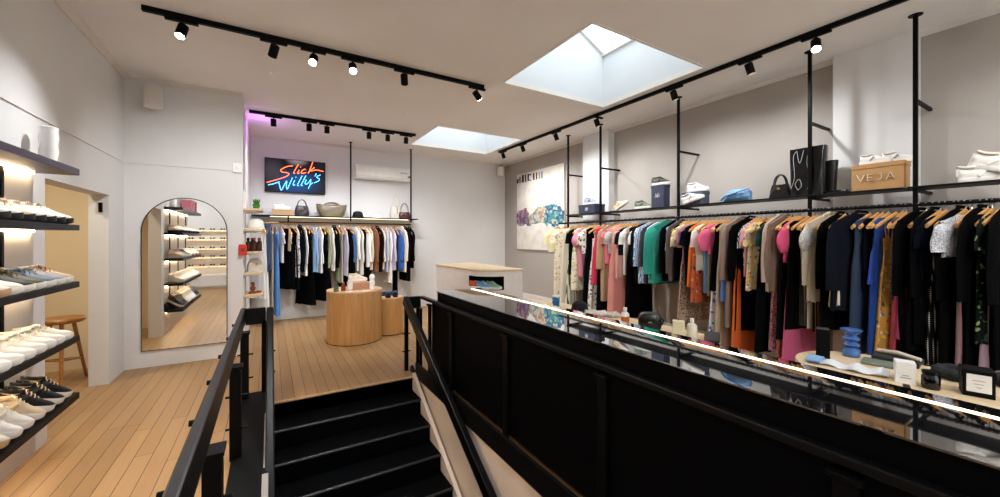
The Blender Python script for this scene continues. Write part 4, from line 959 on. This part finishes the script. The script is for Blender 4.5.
t=thing('bust_vase','white knobbly bottle vase on the large drum table','vase',(1.30,5.86,TZ)); MB().lathe([(0,0),(.035,0),(.042,.03),(.035,.06),(.045,.10),(.03,.135),(.04,.165),(.035,.20),(.02,.215),(0,.215)],22).build('body',WHT,t,smooth=True); MB().lathe([(.018,.212),(.022,.214),(.022,.225),(.012,.225),(.012,.214)],16).build('rim',WHT,t,smooth=True)
for k,(x,y,rz,c) in enumerate([(.95,5.70,.3,'#e8ddd6'),(1.06,5.69,-.2,'#d9a9a4'),(1.18,5.70,.1,'#e9e4da')]):
    tag(MB().box(-.05,-.03,0,.05,.03,.006).build('swing_card',plain('card_%s'%c.strip('#'),c,.6),loc=(x,y,TZ),rotz=rz),['off-white card lying first on the large drum table','rose pink card in the middle of the drum table front','white card under the knobbly vase on drum table'][k],'card')
BL_=plain('slider_blue','#33517a',.5)
for k,(x,y) in enumerate([(1.60,6.10),(1.72,6.12)]):
    t=thing('slide_sandal',['blue slide sandal nearer the large drum table','blue slide sandal nearer the stair railing'][k],'shoe',(x,y,.585),PI/2-.25,'blue slide sandals on the small drum table')
    prof=[(-.125,.02),(-.12,.035),(-.05,.036),(.04,.045),(.10,.046),(.13,.025),(.135,0),(.13,-.02),(.10,-.042),(.04,-.04),(-.05,-.034),(-.12,-.034),(-.125,-.02)]
    MB().prism(prof,0,.028).build('sole',BLKM,t,bevel=.004); m=MB()
    m.loft([[(xx,.046*math.cos(PI-PI*q/10)*rr,.026+.055*math.sin(PI*q/10)*rr) for q in range(11)]+[(xx,.046*math.cos(PI*q/10)*rr*.88,.026+.055*math.sin(PI*q/10)*rr*.86) for q in range(11)] for xx,rr in((-.01,.96),(.04,1.02),(.085,.96))]); m.build('strap',BL_,t,smooth=True)
t=thing('sunglasses_display','dark blue flat case on the small drum table','case',(1.66,6.28,.585)); MB().box(-.13,-.05,0,.13,.05,.05).build('tray',plain('case_navy','#26354d',.5),t,bevel=.006); MB().box(-.11,-.04,.05,.11,.04,.056).build('lining',BLKM,t)

# ------------------------------------------------------------------ cash desk with the shoe niche
DC=plain('desk_white','#e6e1dc',.5); t=thing('cash_desk','white cash desk with pale wood top and a dark shoe niche','desk',(0,0,0))
fp=[(2.28,5.80),(2.30,4.60)]
cx,cy,rr_=2.62,4.58,.32
arc=[(cx-rr_*math.cos(a),cy-rr_*math.sin(a)) for a in [k/12*PI/2 for k in range(13)]]
front=[(2.29,5.80)]+arc+[(2.90,4.24)]
full=front+[(2.96,5.85)]
# outer shell as vertical strips, leaving the niche open between z .87 and 1.04
def seglen(p,q): return math.hypot(q[0]-p[0],q[1]-p[1])
path=[]
for a,b in zip(front[:-1],front[1:]):
    n=max(1,int(seglen(a,b)/.03)); path+=[(a[0]+(b[0]-a[0])*k/n,a[1]+(b[1]-a[1])*k/n) for k in range(n)]
path.append(front[-1])
def uof(p): X,Y=p; return 500+383*(.8573*X-.5148*Y)/(.5148*X+.8573*Y)
ni=[i for i,p in enumerate(path) if 468<=uof(p)<=505.5]; i0,i1=min(ni),max(ni); NZ_0,NZ_1=.835,1.012; DH=1.10
m=MB()
def strip(a,b,z0,z1):
    for i in range(a,b): m.add([(path[i][0],path[i][1],z0),(path[i+1][0],path[i+1][1],z0),(path[i+1][0],path[i+1][1],z1),(path[i][0],path[i][1],z1)],[(0,1,2,3)])
strip(0,i0,0,DH-.025); strip(i0,i1,0,NZ_0); strip(i0,i1,NZ_1,DH-.025); strip(i1,len(path)-1,0,DH-.025)
bk=[(2.96,5.85),(2.29,5.80)]
pts=[path[-1],bk[0],path[0]]
for a,b in zip(pts[:-1],pts[1:]): m.add([(*a,0),(*b,0),(*b,DH-.025),(*a,DH-.025)],[(0,1,2,3)])
m.build('carcass',DC,t,fixn=False)
MB().prism([(p[0]-.012 if p[0]<2.7 else p[0]+.012,p[1]-(.012 if p[1]<5 else -.012)) for p in full],DH-.025,DH).build('worktop',PLY,t,bevel=.003)
inner=[(p[0]+.0,p[1]) for p in path[i0:i1+1]]; back=[(p[0]+.20,p[1]+.20) for p in inner]
m=MB(); n=len(inner)
m.add([(*p,NZ_0) for p in inner]+[(*p,NZ_0) for p in back]+[(*p,NZ_1) for p in inner]+[(*p,NZ_1) for p in back],
  [(i,i+1,n+i+1,n+i) for i in range(n-1)]+[(2*n+i,2*n+i+1,3*n+i+1,3*n+i) for i in range(n-1)]+[(n+i,n+i+1,3*n+i+1,3*n+i) for i in range(n-1)]+[(0,n,3*n,2*n),(n-1,2*n-1,4*n-1,3*n-1)])
m.build('niche',BLKM,t,fixn=False)
md=path[(i0+i1)//2]
for k,(c,w,f) in enumerate([('#b8431f','orange red trainer in the dark niche of the cash desk',.34),('#5f9fd0','light blue trainer in the dark niche of the cash desk',.53),('#7fb58a','mint green trainer in the dark niche of the cash desk',.74)]):
    p=path[int(i0+(i1-i0)*f)]; sneaker(c,'#e6e2da','#e6e2da',w,(p[0]+.0,p[1]+.15,NZ_0+.002),-1.0,scale=.85)
# ------------------------------------------------------------------ painting on the right wall
PXX=XR-.035
py0,py1=yu(517,PXX),yu(564,PXX); pz0=zv(249,PXX,py0); pz1=zv(175,PXX,py0)
t=thing('painting','large pale canvas with a patchwork coloured animal on the clothes wall','painting',(XR,(py0+py1)/2,(pz0+pz1)/2)); hw_,hh_=(py0-py1)/2,(pz1-pz0)/2
n=NT('canvas_paint'); tc=n.n('ShaderNodeTexCoord'); a=n.n('ShaderNodeTexNoise',i_Scale=5.0,i_Detail=6.0); n.l(tc.outputs['Object'],a.inputs['Vector']); c=n.ramp(a.outputs['Fac'],[(.3,srgb('#cfc6ba')),(.6,srgb('#e2dbd0')),(.8,srgb('#dcd0bd'))])
v=n.n('ShaderNodeTexVoronoi',i_Scale=7.0); n.l(tc.outputs['Object'],v.inputs['Vector']); sc_=n.n('ShaderNodeSeparateColor'); n.l(v.outputs['Color'],sc_.inputs[0])
c=n.mix(n.math('MULTIPLY',n.math('LESS_THAN',v.outputs['Distance'],.07),n.math('GREATER_THAN',sc_.outputs[0],.5)),c,srgb('#a8957a')); n.l(c,n.b.inputs['Base Color']); n.b.inputs['Roughness'].default_value=.8
MB().box(-.035,-hw_,-hh_,0,hw_,hh_).build('canvas',n.mat,t,bevel=.003)
# animal silhouette in image columns/rows -> wall coordinates of the canvas
def pq(u,vv): y=yu(u,PXX-.001); return (y-(py0+py1)/2, zv(vv,PXX,y)-(pz0+pz1)/2)
sil=[(517.2,213),(521,210),(526,209),(529,213),(529.5,217),(533,213),(537,208),(541,206.5),(546,206),(551,204),(556,205),(561,208),(564,213),(564,220),(561,224),(556,226),(552,225),(549,223),(547,227),(545,223.5),(540,222.5),(536,224),(532,224),(529,226.5),(526,224),(522,226),(519,226),(517.2,223)]
poly=[pq(*p) for p in sil]
def inside(p):
    c=False; j=len(poly)-1
    for i in range(len(poly)):
        (xi,yi),(xj,yj)=poly[i],poly[j]
        if (yi>p[1])!=(yj>p[1]) and p[0]<(xj-xi)*(p[1]-yi)/(yj-yi)+xi: c=not c
        j=i
    return c
palB=['#2a4a72','#35707f','#4a8f88','#86a8a0','#28596a','#b8b498','#3f4a7a','#4f8f8a']; palM=['#b98a5a','#bdb49c','#64909a','#c9a888','#86a4aa','#a06a50','#5a7890','#c4bc98']; palR=['#7a3a4a','#5a3f62','#a85a48','#444a72','#a0788a','#6e4238','#587a92','#b08a94']
allp=palB+palM+palR; mats=[plain('paint_'+c.strip('#'),c,.6) for c in allp]; m=MB(); rr=random.Random(11)
ys_=[p[0] for p in poly]; zs_=[p[1] for p in poly]; st=.05
yy=min(ys_); G={}
ny=int((max(ys_)-min(ys_))/st)+2; nz=int((max(zs_)-min(zs_))/st)+2
for i in range(ny+1):
    for j in range(nz+1): G[i,j]=(min(ys_)+i*st+rr.uniform(-.019,.019),min(zs_)+j*st+rr.uniform(-.019,.019))
for i in range(ny):
    for j in range(nz):
        q=[G[i,j],G[i+1,j],G[i+1,j+1],G[i,j+1]]; cxy=(sum(p[0] for p in q)/4,sum(p[1] for p in q)/4)
        if inside(cxy):
            f=(cxy[0]-min(ys_))/(max(ys_)-min(ys_)); base=0 if f<.36 else 8 if f<.72 else 16
            m.mi=base+rr.randrange(8); m.prism(q,-.038-.001*rr.random(),-.0352,'x')
m.mi=7; m.prism(poly,-.0362,-.0351,'x'); m.build('animal',mats,t)
m=MB(); mats2=[plain('paint_navy','#14203c',.6),plain('paint_ink','#101014',.6),plain('paint_ochre','#c9803a',.6),plain('paint_sky','#3f86b0',.6)]
for (u0,u1,v0,v1,mi,sl) in [(517.3,519,179,183.5,1,.8),(519.4,520.6,177,183,0,0),(521.8,524,175,182.5,0,0),(525,526.2,174.5,182,1,0),(527.5,529,174,181,0,0),(529,531,174,175.5,1,0),(529,531,179.5,181,3,0),(533,534.6,173,180,0,0),(536,537.2,172.5,179.5,1,0),(538.6,540,172,179,2,0),(541,542.5,171.5,178.5,3,0)]:
    a,b,c_,d=pq(u0,v0),pq(u1,v0),pq(u1-sl,v1),pq(u0-sl,v1); m.mi=mi
    m.prism([(p[0],min(p[1],hh_-.002)) for p in(a,b,c_,d)],-.0375,-.0352,'x')
m.build('lettering',mats2,t)
m=MB()
for u,v_ in[(560,228),(562,231),(557,229),(559,233),(540,190),(550,187),(556,181),(534,197),(546,240)]:
    a=pq(u,v_); s_=.014; m.prism([(a[0]-s_,a[1]-s_),(a[0]+s_,a[1]-s_*.4),(a[0]+s_*.4,a[1]+s_)],-.0372,-.0352,'x')
m.build('paint_flecks',mats2[1],t)

# ------------------------------------------------------------------ goods on the long shelf
NAVY=plain('card_navy','#2d3348',.7); NAVL=plain('card_slate','#4a5064',.7); KR=plain('card_kraft','#b58a58',.8); WL=plain('print_white','#e8e4dc',.6)
def sbox(loc,rz,w,d,h,mt,label,lid=True,name='shoe_box'):
    t=thing(name,label,'box',loc,rz); MB().box(-w/2,-d/2,0,w/2,d/2,h).build('body',mt,t,bevel=.003)
    if lid: MB().box(-w/2-.004,-d/2-.004,h-.035,w/2+.004,d/2+.004,h+.003).build('lid',mt,t,bevel=.002)
    return t
SX=4.735; RTA=-PI/2
def logo(t,x0,y,z0,s,mt,name='logo'):
    m=MB(); q=[((0,0),(.25,1)),((.25,1),(.5,0)),((.5,0),(.75,1)),((.85,1),(1.25,.9)),((1.25,.9),(1.0,.5)),((1.0,.5),(1.3,.3)),((1.3,.3),(.7,0)),((.7,0),(.95,1))]
    for a,b in q: m.bar((x0+a[0]*s,y,z0+a[1]*s),(x0+b[0]*s,y,z0+b[1]*s),.002,.15*s,(0,1,0))
    return m.build(name,mt,t)
# boxes are turned so their long side faces the room (local -y looks to -x)
t=sbox((SX,4.83,SZR),RTA,.38,.24,.145,NAVY,'navy shoe box at the far end of the long shelf'); logo(t,-.03,-.1225,.04,.055,WL)
sneaker('#8a93a8','#d8d4cc','#c9c5bd','grey blue trainer on top of the far navy shoe box',(SX-.02,4.97,SZR+.15),-PI/2+.15,accent='#2d3348')
sneaker('#c7ab8a','#dcd3c4','#e6ddcc','beige trainer standing alone beside the far pillar',(SX,4.30,SZR),-PI/2+.3,accent='#a8835c',scale=.95).rotation_euler=(0,-.55,-PI/2+.3)
sneaker('#5d6650','#dcd8cd','#3a3f32','olive trainer beside the tall navy box',(SX-.06,3.86,SZR),-PI/2+.1,accent='#33382c')
t=sbox((SX,3.475,SZR),RTA,.20,.14,.315,NAVY,'tall navy shoe box standing on end on the long shelf'); logo(t,-.035,-.0725,.14,.06,WL)
sneaker('#3a3a2c','#dcd8cd','#26261e','dark olive trainer on top of the tall navy box',(SX-.01,3.60,SZR+.318),-PI/2+.1,accent='#1e1e18')
t=sbox((SX,2.955,SZR),RTA,.28,.15,.165,NAVL,'slate grey shoe box next to the black pole'); logo(t,.03,-.0775,.05,.045,WL)
sneaker('#dedad4','#e4e0d8','#d2cec6','white trainer on top of the slate grey shoe box',(SX-.01,3.06,SZR+.168),-PI/2+.1,accent='#b9b6b0')
sneaker('#c9c6c6','#e4e0d8','#d2cec6','pale grey trainer leaning in front of the slate grey box',(SX-.115,3.05,SZR),-PI/2+.25,accent='#9a9aa0').rotation_euler=(0,-.30,-PI/2+.25)
t=thing('slouch_bag','sky blue slouchy bag on the long shelf','bag',(SX,2.44,SZR),RTA); bm_=plain('leather_sky','#6f9bc4',.4,bump=.4,nscale=9)
m=MB(); rs=[]
for i in range(13):
    s=i/12; x=-.145+.29*s; h_=.05+.11*math.sin(min(1,s*1.25)*PI*.8)+.012*math.sin(9*s); d_=.035+.05*math.sin(s*PI)
    rs.append([(x+.01*math.sin(k),d_*spw(math.cos(2*PI*k/16),.8)+.006*math.sin(4*s*PI+k),max(.001,h_*.5+h_*.5*math.sin(2*PI*k/16)+.006*math.sin(3*k+5*s))) for k in range(16)])
m.loft(rs); m.build('body',bm_,t,smooth=True); MB().tube([(-.16,-.05,.03),(-.09,-.085,.075),(0,-.095,.09),(.09,-.085,.12),(.15,-.04,.14)],.012,8).build('handle',bm_,t,smooth=True)
handbag((SX,1.99,SZR),RTA,'small black handbag with hooped handle on the long shelf',LE_B,.105,.045,.075,.035,.15,.06,.125,.007,sag=.01,bul=.004)
t=thing('shopping_bag','big glossy black bag with white brush writing on the long shelf','bag',(SX-.02,1.73,SZR),RTA); PV=plain('patent_black','#050506',.16,0,.5,bump=.35,nscale=7)
bag_body(.14,.08,.15,.075,.49,.01,bul=.0,pw=.4).build('body',PV,t,smooth=True,angle=60)
MB().prism([(-.135,-.065),(.135,-.065),(.135,.065),(-.135,.065)],.478,.481).build('opening',BLKM,t)
m=MB()
for q in([(-.12,-.10,.08),(-.09,-.10,.20),(-.10,-.10,.40),(-.07,-.10,.46)],[(-.07,-.10,.46),(-.045,-.10,.33),(-.01,-.10,.46)],[(.02,-.10,.06),(.04,-.10,.18),(.015,-.10,.34),(.04,-.10,.45)],[(-.06,-.10,.06),(-.03,-.10,.10),(-.05,-.10,.17),(-.085,-.10,.12),(-.06,-.10,.06)]):
    m.tube([(p.x,-.0835,p.y) for p in smoothline([(a[0],a[2]) for a in q],4)],.004,5)
m.build('brush_writing',plain('print_grey','#8f8f92',.6),t)
t=thing('tall_boot','tall black boot behind the big glossy bag','shoe',(4.80,1.575,SZR),RTA); MB().loft([[(r_*math.cos(2*PI*k/16)+x_,r_*.8*math.sin(2*PI*k/16),z_) for k in range(16)] for r_,x_,z_ in((.04,0,.02),(.045,.0,.1),(.05,.0,.2),(.058,0,.34))]).build('shaft',LE_B,t,smooth=True); MB().box(-.05,-.035,0,.14,.035,.045).build('foot',LE_B,t,bevel=.018); MB().box(-.05,-.03,0,-.01,.03,.03).build('heel',BLKM,t)
# kraft box with the shop's brand lettering
t=sbox((4.73,1.20,SZR),RTA,.345,.17,.235,KR,'kraft brown shoe box with white lettering before the near white pillar')
m=MB(); Lh=.062; lw=.011; y=-.0905; z0=.085
def seg(a,b): m.bar((a[0],y,a[1]),(b[0],y,b[1]),.002,lw,(0,1,0))
x=-.135; seg((x,z0+Lh),(x+.027,z0)); seg((x+.027,z0),(x+.054,z0+Lh))
x=-.062; seg((x,z0),(x,z0+Lh)); seg((x-.005,z0+Lh-.005),(x+.04,z0+Lh-.005)); seg((x,z0+Lh/2),(x+.034,z0+Lh/2)); seg((x-.005,z0+.005),(x+.04,z0+.005))
x=.000; seg((x+.03,z0+Lh),(x+.03,z0+.016)); seg((x+.031,z0+.018),(x+.018,z0+.004)); seg((x+.02,z0+.005),(x-.002,z0+.010)); seg((x+.012,z0+Lh-.005),(x+.035,z0+Lh-.005))
x=.062; seg((x,z0),(x+.027,z0+Lh)); seg((x+.027,z0+Lh),(x+.054,z0)); seg((x+.010,z0+.02),(x+.044,z0+.02))
m.build('lettering',WL,t)
for k,(dy,w) in enumerate([(.11,'white trainer nearer the pole end on the kraft box'),(-.03,'white trainer nearer the pillar edge on the kraft box')]):
    sneaker('#e2ded6','#e9e4da','#d8d4cc',w,(4.73+.04*k,1.20+dy+.03,SZR+.239),-PI/2+.15*k,accent='#7d8794',scale=.8)
sneaker('#e4ded4','#ece6dc','#e0d9cd','white trainer lying flat at the near end of the long shelf',(4.72,.75,SZR),-PI/2+.2,scale=1.1)
sneaker('#e6e0d6','#ece6dc','#e0d9cd','white trainer propped on the flat one at the near shelf end',(4.76,.70,SZR+.13),-PI/2-.15,scale=1.1).rotation_euler=(0,.38,-PI/2-.15)

# ------------------------------------------------------------------ two pale tables with goods beyond the counter
def ptable(x0,x1,y0,y1,label):
    cx_=(x0+x1)/2; t=thing('display_table',label,'table',(cx_,(y0+y1)/2,0)); w=(x1-x0)/2; h=(y1-y0)/2-w
    poly=[(w*math.cos(a),h+w*math.sin(a)) for a in[k*PI/20 for k in range(21)]]+[(-w*math.cos(a),-h-w*math.sin(a)) for a in[k*PI/20 for k in range(21)]]
    MB().prism(poly,.715,.75).build('tabletop',PLY,t,bevel=.006)
    for sx,sy in((-1,-1),(1,-1),(1,1),(-1,1)): MB().tube([(sx*w*.7,sy*h,.715),(sx*w*.82,sy*h*1.05,0)],[.022,.014],12).build('leg',PLY,t,smooth=True)
    return t
ptable(2.66,3.33,-1.5,1.15,'long pale table with rounded ends nearest the shop front')
ptable(2.36,2.95,1.52,3.95,'long pale table with rounded ends further from the shop front')
Z=.75
t=thing('cap','black cap on the further pale table','hat',(2.80,3.03,Z)); MB().lathe([(0,.095),(.05,.09),(.08,.06),(.092,0),(0,0)],24).build('crown',plain('felt_black','#0a0a0c',.9),t,smooth=True); MB().prism([(-.07,-.06),(.07,-.06),(.06,-.14),(0,-.16),(-.06,-.14)],.0,.01).build('peak',plain('felt_black','#0a0a0c',.9),t,bevel=.003)
t=thing('tube_can','blue printed tin beyond the black cap on the pale table','tin',(2.70,3.30,Z)); MB().lathe([(0,0),(.04,0),(.04,.12),(0,.12)],20).build('body',fabric('#2f6fa8','floral',pal=['#1f4f86','#d8e4ea','#3f9fc0']),t,smooth=True); MB().lathe([(.041,.115),(.042,.13),(0,.132),(0,.115)],20).build('lid',WHT,t,smooth=True)
for k,(x,y,c,w) in enumerate([(2.72,2.78,'#d8cfc4','cream scrunchie nearest the black cap'),(2.78,2.70,'#e4ded8','white scrunchie in the middle of the pale table'),(2.83,2.60,'#d0c4ba','beige scrunchie nearest the white bottle')]):
    m=MB(); m.tube([((.048+.004*math.sin(7*a))*math.cos(a),(.048+.004*math.sin(7*a))*math.sin(a),.024+.006*math.sin(11*a)) for a in[q*2*PI/36 for q in range(37)]],[.018+.005*math.sin(q*2.4) for q in range(37)],8)
    tag(m.build('scrunchie',plain('satin_'+c.strip('#'),c,.5,bump=.4),loc=(x,y,Z),smooth=True),w,'scrunchie','scrunchies on the further pale table')
bottle((2.63,2.28,Z),'white bottle with an orange label on the further pale table',WHT,WHT,.034,.15,.012,lab=plain('label_orange','#c9642a',.6))
t=thing('pouch','black rounded vanity pouch on the further pale table','bag',(2.67,2.06,Z),-.85); MB().loft([[(.09*spw(math.cos(2*PI*k/28),.6)*s_,y_,.075+.075*spw(math.sin(2*PI*k/28),.6)*s_) for k in range(28)] for y_,s_ in((-.05,.86),(-.04,.97),(0,1),(.04,.97),(.05,.86))]).build('body',LE_B,t,smooth=True,angle=60); MB().box(-.014,-.0535,.07,.014,-.05,.082).build('badge',STEEL,t); MB().tube([(.085,0,.11),(.105,0,.09),(.09,0,.05)],.006,6).build('loop',LE_B,t)
t=thing('candle','square cream candle block on the further pale table','candle',(2.665,1.80,Z),-.95); WAX=plain('wax_cream','#d9d0ac',.5); MB().box(-.042,-.03,0,.042,.03,.13).build('body',WAX,t,bevel=.006); MB().cyl((0,0,.13),(0,0,.145),.003,8).build('wick',BLKM,t)
bottle((2.735,1.735,Z),'plain cream dropper bottle next to the candle block',plain('cream_glass','#dcd3c0',.3),WHT,.036,.14,.011)
t=thing('wallet','black folded wallet at the rounded end of the further table','wallet',(2.80,1.62,Z),.5); MB().box(-.075,-.05,0,.075,.05,.018).build('base',LE_B,t,bevel=.005); MB().prism([(-.075,.018),(.075,.018),(.075,.05),(-.06,.022)],-.05,.05,'y').build('flap',LE_B,t,bevel=.003)
t=thing('tester_card','white paper card lying near the wallet on the pale table','card',(2.66,1.60,Z),.3); MB().box(-.05,-.03,0,.05,.03,.004).build('card',WHT,t); MB().box(-.03,-.012,.004,.03,-.008,.0045).build('text_line',NAVL,t)
# nearer table
t=thing('fragrance_box','tall black box with silver top on the nearer pale table','box',(3.01,1.03,Z),-1.2); MB().box(-.034,-.034,0,.034,.034,.18).build('body',BLKM,t,bevel=.003); MB().box(-.03,-.03,.18,.03,.03,.183).build('top',STEEL,t)
BG=NT('blue_glass'); BG.b.inputs['Base Color'].default_value=srgb('#5f8fd8'); BG.b.inputs['Roughness'].default_value=.06; BG.b.inputs['Transmission Weight'].default_value=.6; BG=BG.mat
t=thing('stacked_vase','blue rippled glass vase on the nearer pale table','vase',(3.19,.945,Z)); MB().lathe([(0,0),(.042,0),(.044,.012),(.044,.045),(.024,.055),(.044,.075),(.024,.095),(.044,.115),(.024,.135),(.046,.158),(.054,.17),(.05,.17),(.02,.14),(0,.14)],28).build('body',BG,t,smooth=True,angle=70); MB().tube([(.052*math.cos(a),.052*math.sin(a),.17) for a in[q*2*PI/24 for q in range(25)]],.004,6).build('rim',BG,t,smooth=True)
t=thing('folded_shirts','white and pale blue folded scarf on the nearer pale table','scarf',(2.87,.86,Z),PI/2+.12); m=MB(); rs=[]
for i in range(22):
    s=i/21; x=-.165+.33*s; h_=.022+.013*math.sin(s*19)+.008*math.sin(s*7); w=.062*(.75+.3*math.sin(min(1,s+.1)*PI)); rs.append([(x,w*math.cos(2*PI*k/14)+.012*math.sin(6*s),h_/1.0*(.55+.55*math.sin(2*PI*k/14)) if math.sin(2*PI*k/14)>-.99 else 0) for k in range(14)])
rs=[[(a,b,max(.0005,c)) for a,b,c in r] for r in rs]
m.loft(rs).build('cloth',fabric('#d9dbde','plain'),t,smooth=True); MB().loft([[(x_,.058*math.cos(2*PI*k/12)+.005,max(.0005,.02+.02*math.sin(2*PI*k/12))) for k in range(12)] for x_ in(.12,.15,.185)]).build('blue_end',fabric('#7fa6d0','plain'),t,smooth=True)
for k,(x,y,c,w,h_,rz) in enumerate([(3.26,.755,'#141414','black notebook lying under the pale strap on the table',.035,.12),(3.13,.77,'#6d7466','grey green notebook beside the black notebook',.016,.2)]):
    t=thing('notebook',w,'notebook',(x,y,Z),rz); MB().box(-.07,-.10,0,.07,.10,h_).build('cover',plain('book_'+c.strip('#'),c,.6),t,bevel=.003); MB().box(-.066,-.097,.004,.0705,.097,h_-.004).build('pages',CREAM,t)
tag(MB().tube([(-.03,-.1,.045),(0,0,.055),(.03,.1,.045)],[.011,.013,.011],8).build('headband',plain('satin_pale','#cfc3ae',.5),loc=(3.28,.75,Z),smooth=True),'pale satin headband lying over the black notebook','headband')
t=thing('candle_box','white square candle box on the nearer pale table','box',(2.855,.63,Z),-1.25); MB().box(-.038,-.038,0,.038,.038,.11).build('body',WHT,t,bevel=.002); MB().box(-.02,-.0395,.03,.02,-.038,.032).build('text_line',NAVL,t); MB().box(-.012,-.0395,.042,.012,-.038,.044).build('text_line',NAVL,t)
t=thing('candle_jar','black glass candle jar beside the white candle box','jar',(2.845,.535,Z)); MB().lathe([(0,0),(.031,0),(.034,.006),(.034,.06),(.029,.068),(.029,.076),(0,.076)],24).build('body',plain('black_jar','#070606',.1,0,.5),t,smooth=True); MB().lathe([(0,.074),(.032,.074),(.032,.088),(0,.089)],24).build('lid',BLKS,t,smooth=True)
tag(MB().box(-.035,-.012,0,.035,.012,.008).build('match_box',BLKM,loc=(2.755,.60,Z),rotz=.3),'tiny black strip lying before the white candle box','card')
def furband(loc,label,c):
    t=thing('fur_hat',label,'hat',loc); mt=plain('faux_fur_'+c.strip('#'),c,.95,bump=1.0,nscale=60)
    rn=random.Random(5); m=MB(); m.tube([(.064*math.cos(a),.064*math.sin(a),.03) for a in[q*2*PI/40 for q in range(41)]],[.03+rn.uniform(-.003,.003) for _ in range(40)]+[.03],10); m.build('brim',mt,t,smooth=True)
    MB().lathe([(0,.02),(.045,.018),(.055,.01),(0,.005)],24).build('lining',BLKM,t,smooth=True); return t
furband((3.16,.50,Z),'round charcoal fur hat beside the black candle jar','#15171a'); furband((3.22,.30,Z),'round dark fur hat behind the labelled black box','#0e0f12')
t=thing('gift_box','black square box with a white paper label on the nearer table','box',(2.92,.40,Z),-1.3); MB().box(-.05,-.05,0,.05,.05,.125).build('body',BLKM,t,bevel=.002); MB().box(-.053,-.053,.09,.053,.053,.127).build('lid',BLKM,t,bevel=.002)
MB().box(-.038,-.0545,.025,.038,-.05,.108).build('paper_label',WL,t)
m=MB(); [m.box(-.02+.006*k,-.0550,.078-.016*k,.02-.006*k,-.0544,.080-.016*k) for k in range(3)]; m.build('print',NAVL,t)

# ------------------------------------------------------------------ eyewear wall at the shop front (seen in the mirror)
g='wooden eyewear shelves at the shop front'; gg='sunglasses on the eyewear shelves'
GL0=None; k2=0
for i,z in enumerate([1.78,1.5,1.22,.95,.68]):
    t=thing('eyewear_shelf','%s wooden eyewear shelf from the top, seen in the mirror'%ordn(i),'shelf',(-1.6,YF,z),0,g); MB().box(-.95,0,-.025,1.3,.18,0).build('board',PLY,t,bevel=.003); MB().box(-.9,.13,-.03,1.25,.145,-.025).build('light_strip',emit('led_shelf2','#ffdcb0',7),t)
    for j in range(8):
        x=-2.3+.26*j; lab='pair of sunglasses, number place %s along the %s eyewear shelf'%(ordn(j),ordn(i)); lab='%s pair of dark sunglasses along the %s eyewear shelf down'%(ordn(j),ordn(i))
        if GL0 is None:
            t=thing('sunglasses',lab,'glasses',(x,YF+.1,z),0,gg)
            for s_ in(-1,1):
                MB().prism([(s_*.036+.028*math.cos(a),.026+.023*math.sin(a)) for a in[q*PI/8 for q in range(16)]],-.002,.003,'y').build('lens',plain('lens_dark','#1a0f0a',.1),t); MB().box(s_*.066,-.13,.036,s_*.071,.003,.042).build('temple',BLKM,t)
            MB().tube([(-.01,0,.03),(0,.002,.036),(.01,0,.03)],.003,6).build('bridge',BLKM,t); GL0=t
        else: dup(GL0,(x,YF+.1,z),0,lab,gg)
t=thing('low_cabinet','low white cabinet below the eyewear shelves','cabinet',(-1.6,YF,0)); MB().box(-.95,0,.06,1.3,.4,.42).build('carcass',WHT,t,bevel=.004); MB().box(-.93,.02,0,1.28,.37,.06).build('plinth',TRIM,t)
for k in range(3): d=MB().box(-.93+.745*k,.4,.075,-.93+.745*(k+1)-.01,.415,.405).build('door',WHT,t,bevel=.003); MB().box(-.93+.745*k+.6,.415,.3,-.93+.745*k+.7,.43,.312).build('handle',STEEL,d)
